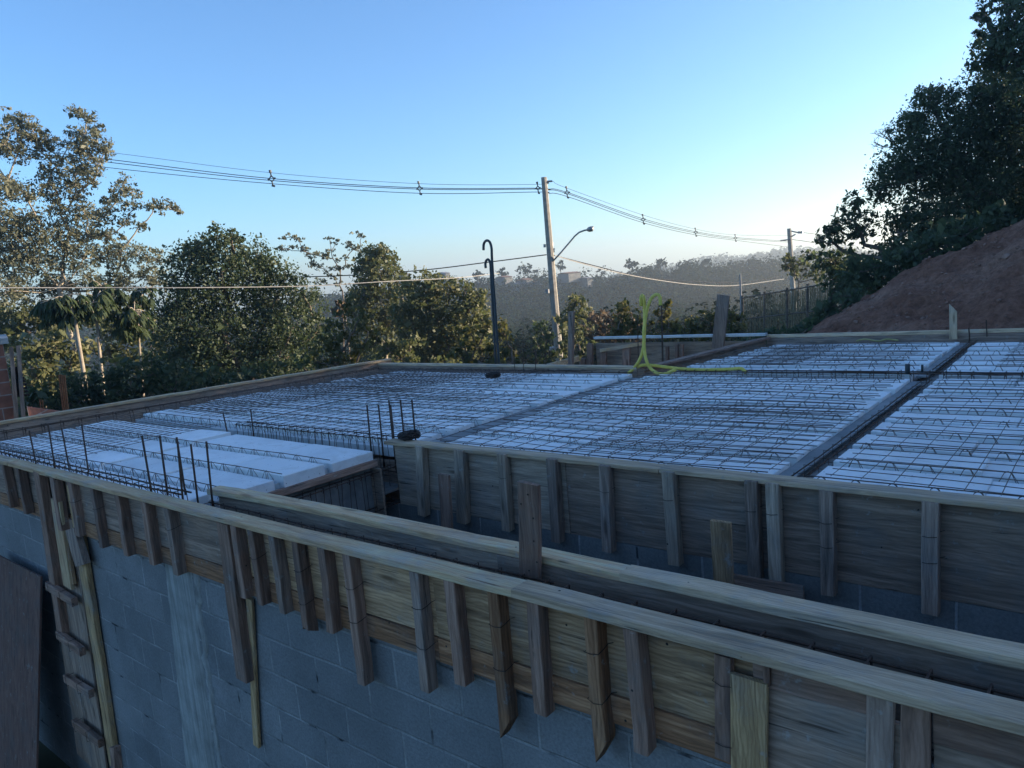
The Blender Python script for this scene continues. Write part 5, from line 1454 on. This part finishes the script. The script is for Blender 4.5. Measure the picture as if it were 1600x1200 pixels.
tree('sapling', 'sunlit leafy sapling right of the yellow conduits', 'tree', 19, (1040, 560), [(1040, 485, 9), (1030, 497, 10), (1045, 505, 11), (1025, 512, 11), (1042, 522, 12), (1018, 525, 9), (1055, 520, 8)], 'yellow', .13, .95, BARK, .025, MG, 1.2, base=.62, grow=1.3, droop=.6, aspect=.22)
tree('bush', 'sunlit greenish bush left of the leaning board', 'bush', 21, (1090, 560), [(1065, 515, 10), (1080, 508, 12), (1098, 500, 12), (1075, 525, 12), (1095, 520, 14), (1112, 490, 10), (1110, 510, 12), (1060, 528, 9), (1115, 525, 10)], 'yellow', .12, 1.1, BARK, .03, MG, .9, base=.42, grow=1.35)
tree('sapling', 'sunlit yellowish sapling right of the leaning board', 'tree', 19, (1150, 560), [(1143, 490, 10), (1140, 502, 10), (1150, 510, 11), (1158, 500, 8), (1145, 522, 11), (1160, 520, 10), (1138, 515, 8)], 'yellow', .13, 1.0, BARK, .025, MG, 1.2, base=.7, grow=1.25, droop=.6, aspect=.22)

# screen fence with stakes
fe = thing('screen_fence', 'dark screen fence of thin stakes below the distant pole', 'fence', tuple(at_d(1160, 532, 33)))
fo = at_d(1160, 532, 33)
def fpt(px, t):   # along the fence
    u = (px - 1158) / (1300 - 1158.)
    d = 33 - 5 * u
    top = 466 - 24 * u; bot = 532 - 8 * u
    return at_d(px, top + (bot - top) * t, d) - fo
STAKE = simple('stake_wood', (0.12, 0.105, 0.06), (0.25, 0.21, 0.12), 15, .9)
m = MB()
for px in np.arange(1160, 1300, 2.6):
    a, b = fpt(px, random.uniform(-.02, .08)), fpt(px + random.gauss(0, .8), 1)
    m.tube([a, b], random.uniform(.014, .028), 4, cap=False)
m.build('stakes', STAKE, fe)
for px in (1160, 1195, 1230, 1262, 1298):
    m = MB(); m.tube([fpt(px, -.06), fpt(px, 1.0)], .05, 5); m.build('post', BARK, fe)
for t in (0, .5):
    m = MB(); m.tube([fpt(px, t) for px in (1158, 1195, 1230, 1262, 1300)], .03, 5); m.build('rail', BARK, fe)

# unseen bank tree copies added beyond the right edge to shade slab and studs
src = [o for o in COL.objects if o.get('label') == 'large dark backlit tree filling the right edge'][0]
for i, (x, y, rz, sc) in enumerate(((3.5, 19, 1.1, 1.0), (8, 20, 2.3, 1.1), (15, 6, 0.9, 1.3), (12, 11, 5.1, 1.1), (13, 20, .6, 1.1), (6, 26, 3.6, 1.3), (13, 28, 4.6, 1.35), (20, 22, 1.9, 1.3), (1.2, 27, 5.2, 1.1), (18, 14, 2.9, 1.2), (19, 31, 0.3, 1.4), (1.6, 17.5, 1.7, 1.0), (4.6, 17, 2.9, 1.0), (3.0, 15.3, 4.4, .9), (7.5, 15.5, .2, 1.0), (9.5, 2, 2.0, 1.7), (10, -5, 4.2, 1.8), (9, 8.5, 5.6, 1.6))):
    e = src.copy(); COL.objects.link(e)
    e.location = (x, y, -3.4 if y < 9 else bank_z(x, y) - (2.6 if sc <= 1.0 and y < 18 else .2)); e.rotation_euler = (0, 0, rz); e.scale = (sc, sc, sc)  # low ones are sunk so their crowns block sun under the others
    e['label'] = 'unseen dark tree added beyond the right edge of the picture for its shade'
    for ch in list(src.children):
        c = ch.copy(); COL.objects.link(c); c.parent = e

# far wooded hillside: one mass
parts = []
def far_trees(n, r0, r1, p0, p1, leaf, Rt, nl):
    for _ in range(n):
        px = random.uniform(p0, p1); r = random.uniform(r0 ** .5, r1 ** .5) ** 2
        d = _d(px, horizon_y(px)); h = math.hypot(d[0], d[1]); x, y = d[0] / h * r, d[1] / h * r
        z = ground_z(x, y); R = Rt * random.uniform(.55, 1.25)
        c = np.array([x, y, z + R * .8])
        u = rng.normal(size=(nl, 3)); u /= np.linalg.norm(u, axis=1)[:, None]; u *= rng.uniform(.6, 1.05, nl)[:, None]
        u[:, 2] *= random.uniform(.8, 1.3)
        tt = np.clip(random.gauss(.45, .2) + rng.normal(0, .07, nl), 0, 1)
        un = u / np.linalg.norm(u, axis=1)[:, None]
        parts.append(leaf_arrays(c + u * R, leaf, tt, .42, face=un))
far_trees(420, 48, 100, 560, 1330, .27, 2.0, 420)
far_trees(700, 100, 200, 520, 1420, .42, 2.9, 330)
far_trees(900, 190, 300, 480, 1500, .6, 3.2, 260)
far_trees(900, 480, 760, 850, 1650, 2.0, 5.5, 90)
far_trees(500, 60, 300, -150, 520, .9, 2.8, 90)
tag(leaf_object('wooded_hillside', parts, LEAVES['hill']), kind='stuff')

# skyline trees and houses on the hill
SK = 'lone trees on the far skyline'
for px, py, rp, lb in ((986, 413, 11, 'rounded lone tree on the skyline left of the second one'), (1033, 411, 12, 'rounded lone tree on the skyline, right of the first'), (1071, 417, 6, 'small lone tree on the skyline right of the two rounded ones'), (1101, 410, 4, 'tiny thin tree on the ridge line'), (820, 420, 14, 'bare spreading tree on the hill left of the concrete pole'), (876, 415, 9, 'small tree on the hill just right of the concrete pole'), (785, 426, 10, 'small tree on the hill right of the hooked pipes'), (748, 428, 9, 'small tree on the hill left of the hooked pipes')):
    d = 225
    c = at_d(px, py, d); k = d / 1190
    tree('skyline_tree', lb, 'tree', d, (px + 1, py + rp * 1.7), [(px - rp * .5, py, rp * .55), (px + rp * .5, py + 1, rp * .55), (px, py - rp * .4, rp * .6), (px - rp * .2, py + rp * .4, rp * .5)], 'hill', .8, .9, BARK, .22, SK, .8, twigs=4, base=.3, extra=False)
HW = simple('house_wall', (0.13, 0.13, 0.125), (0.21, 0.205, 0.195), 1, .9)
HR = simple('house_roof', (0.16, 0.085, 0.06), (0.24, 0.14, 0.10), 2, .9)
HRG = simple('house_roof_grey', (0.16, 0.16, 0.17), (0.26, 0.26, 0.27), 2, .9)
HOUSES = [(636, 428, 12, 6, 0, 'pale house left among the hilltop trees'), (700, 426, 8, 6, 1, 'small pale house on the hill left of the hooked pipes'), (712, 436, 10, 5, 0, 'low pale house on the hill beside the left small one'), (795, 432, 14, 6, 0, 'reddish roofed house on the skyline right of the hooked pipes'), (812, 443, 12, 6, 1, 'pale house below the skyline row, left of the middle'), (828, 436, 12, 7, 0, 'house in the middle of the hilltop row'), (838, 451, 14, 6, 1, 'grey roofed house lowest on the hillside'), (846, 440, 11, 6, 0, 'house right of the middle of the hilltop row'), (806, 455, 12, 5, 1, 'small pale house low on the hill, left'), (882, 446, 9, 5, 1, 'small house just right of the concrete pole'), (898, 426, 24, 5, 0, 'long flat reddish roofed building on the skyline right of the pole'), (922, 434, 10, 5, 1, 'small house at the right end of the hilltop row')]
for px, py, w, h, g, lb in HOUSES:
    d = 215; c = at_d(px, py + h, d) + np.array([0, 0, .3]); k = d / 1190 * 1.0
    e = thing('hillside_house', lb, 'house', tuple(c), 'houses on the far hill')
    m = MB(); W, H, D = w * k / 2, h * k, 2.5
    def pt(a, b, z): return tuple(rt * a + dp * b) [:2] + (z,)
    m.add([pt(-W, 0, -2), pt(W, 0, -2), pt(W, D * 2, -2), pt(-W, D * 2, -2), pt(-W, 0, H * .62), pt(W, 0, H * .62), pt(W, D * 2, H * .62), pt(-W, D * 2, H * .62)], [(0, 3, 2, 1), (0, 1, 5, 4), (1, 2, 6, 5), (2, 3, 7, 6), (3, 0, 4, 7)])
    m.build('wall', HW, e)
    m = MB(); W2 = W * 1.12
    m.add([pt(-W2, -.3, H * .6), pt(W2, -.3, H * .6), pt(W2, D * 2 + .3, H * .6), pt(-W2, D * 2 + .3, H * .6), pt(-W2, D, H), pt(W2, D, H)], [(0, 1, 5, 4), (2, 3, 4, 5), (1, 2, 5), (3, 0, 4), (3, 2, 1, 0)])
    m.build('roof', HRG if g else HR, e)

# ------------------------------------------------------------------ haze
hz, nt, bs = nodes('haze')
nt.nodes.remove(bs)
pv = N(nt, 'ShaderNodeVolumePrincipled')
pv.inputs['Color'].default_value = (0.85, 0.95, 1.0, 1)
pv.inputs['Density'].default_value = 0.0010
pv.inputs['Anisotropy'].default_value = 0.55
nt.links.new(pv.outputs[0], nt.nodes['Material Output'].inputs['Volume'])
mb = MB(); mb.box((-1150, -1150, -60), (1150, 1150, 36))
tag(mb.build('haze', hz), 'thin pale haze over the valley', 'haze', kind='stuff')
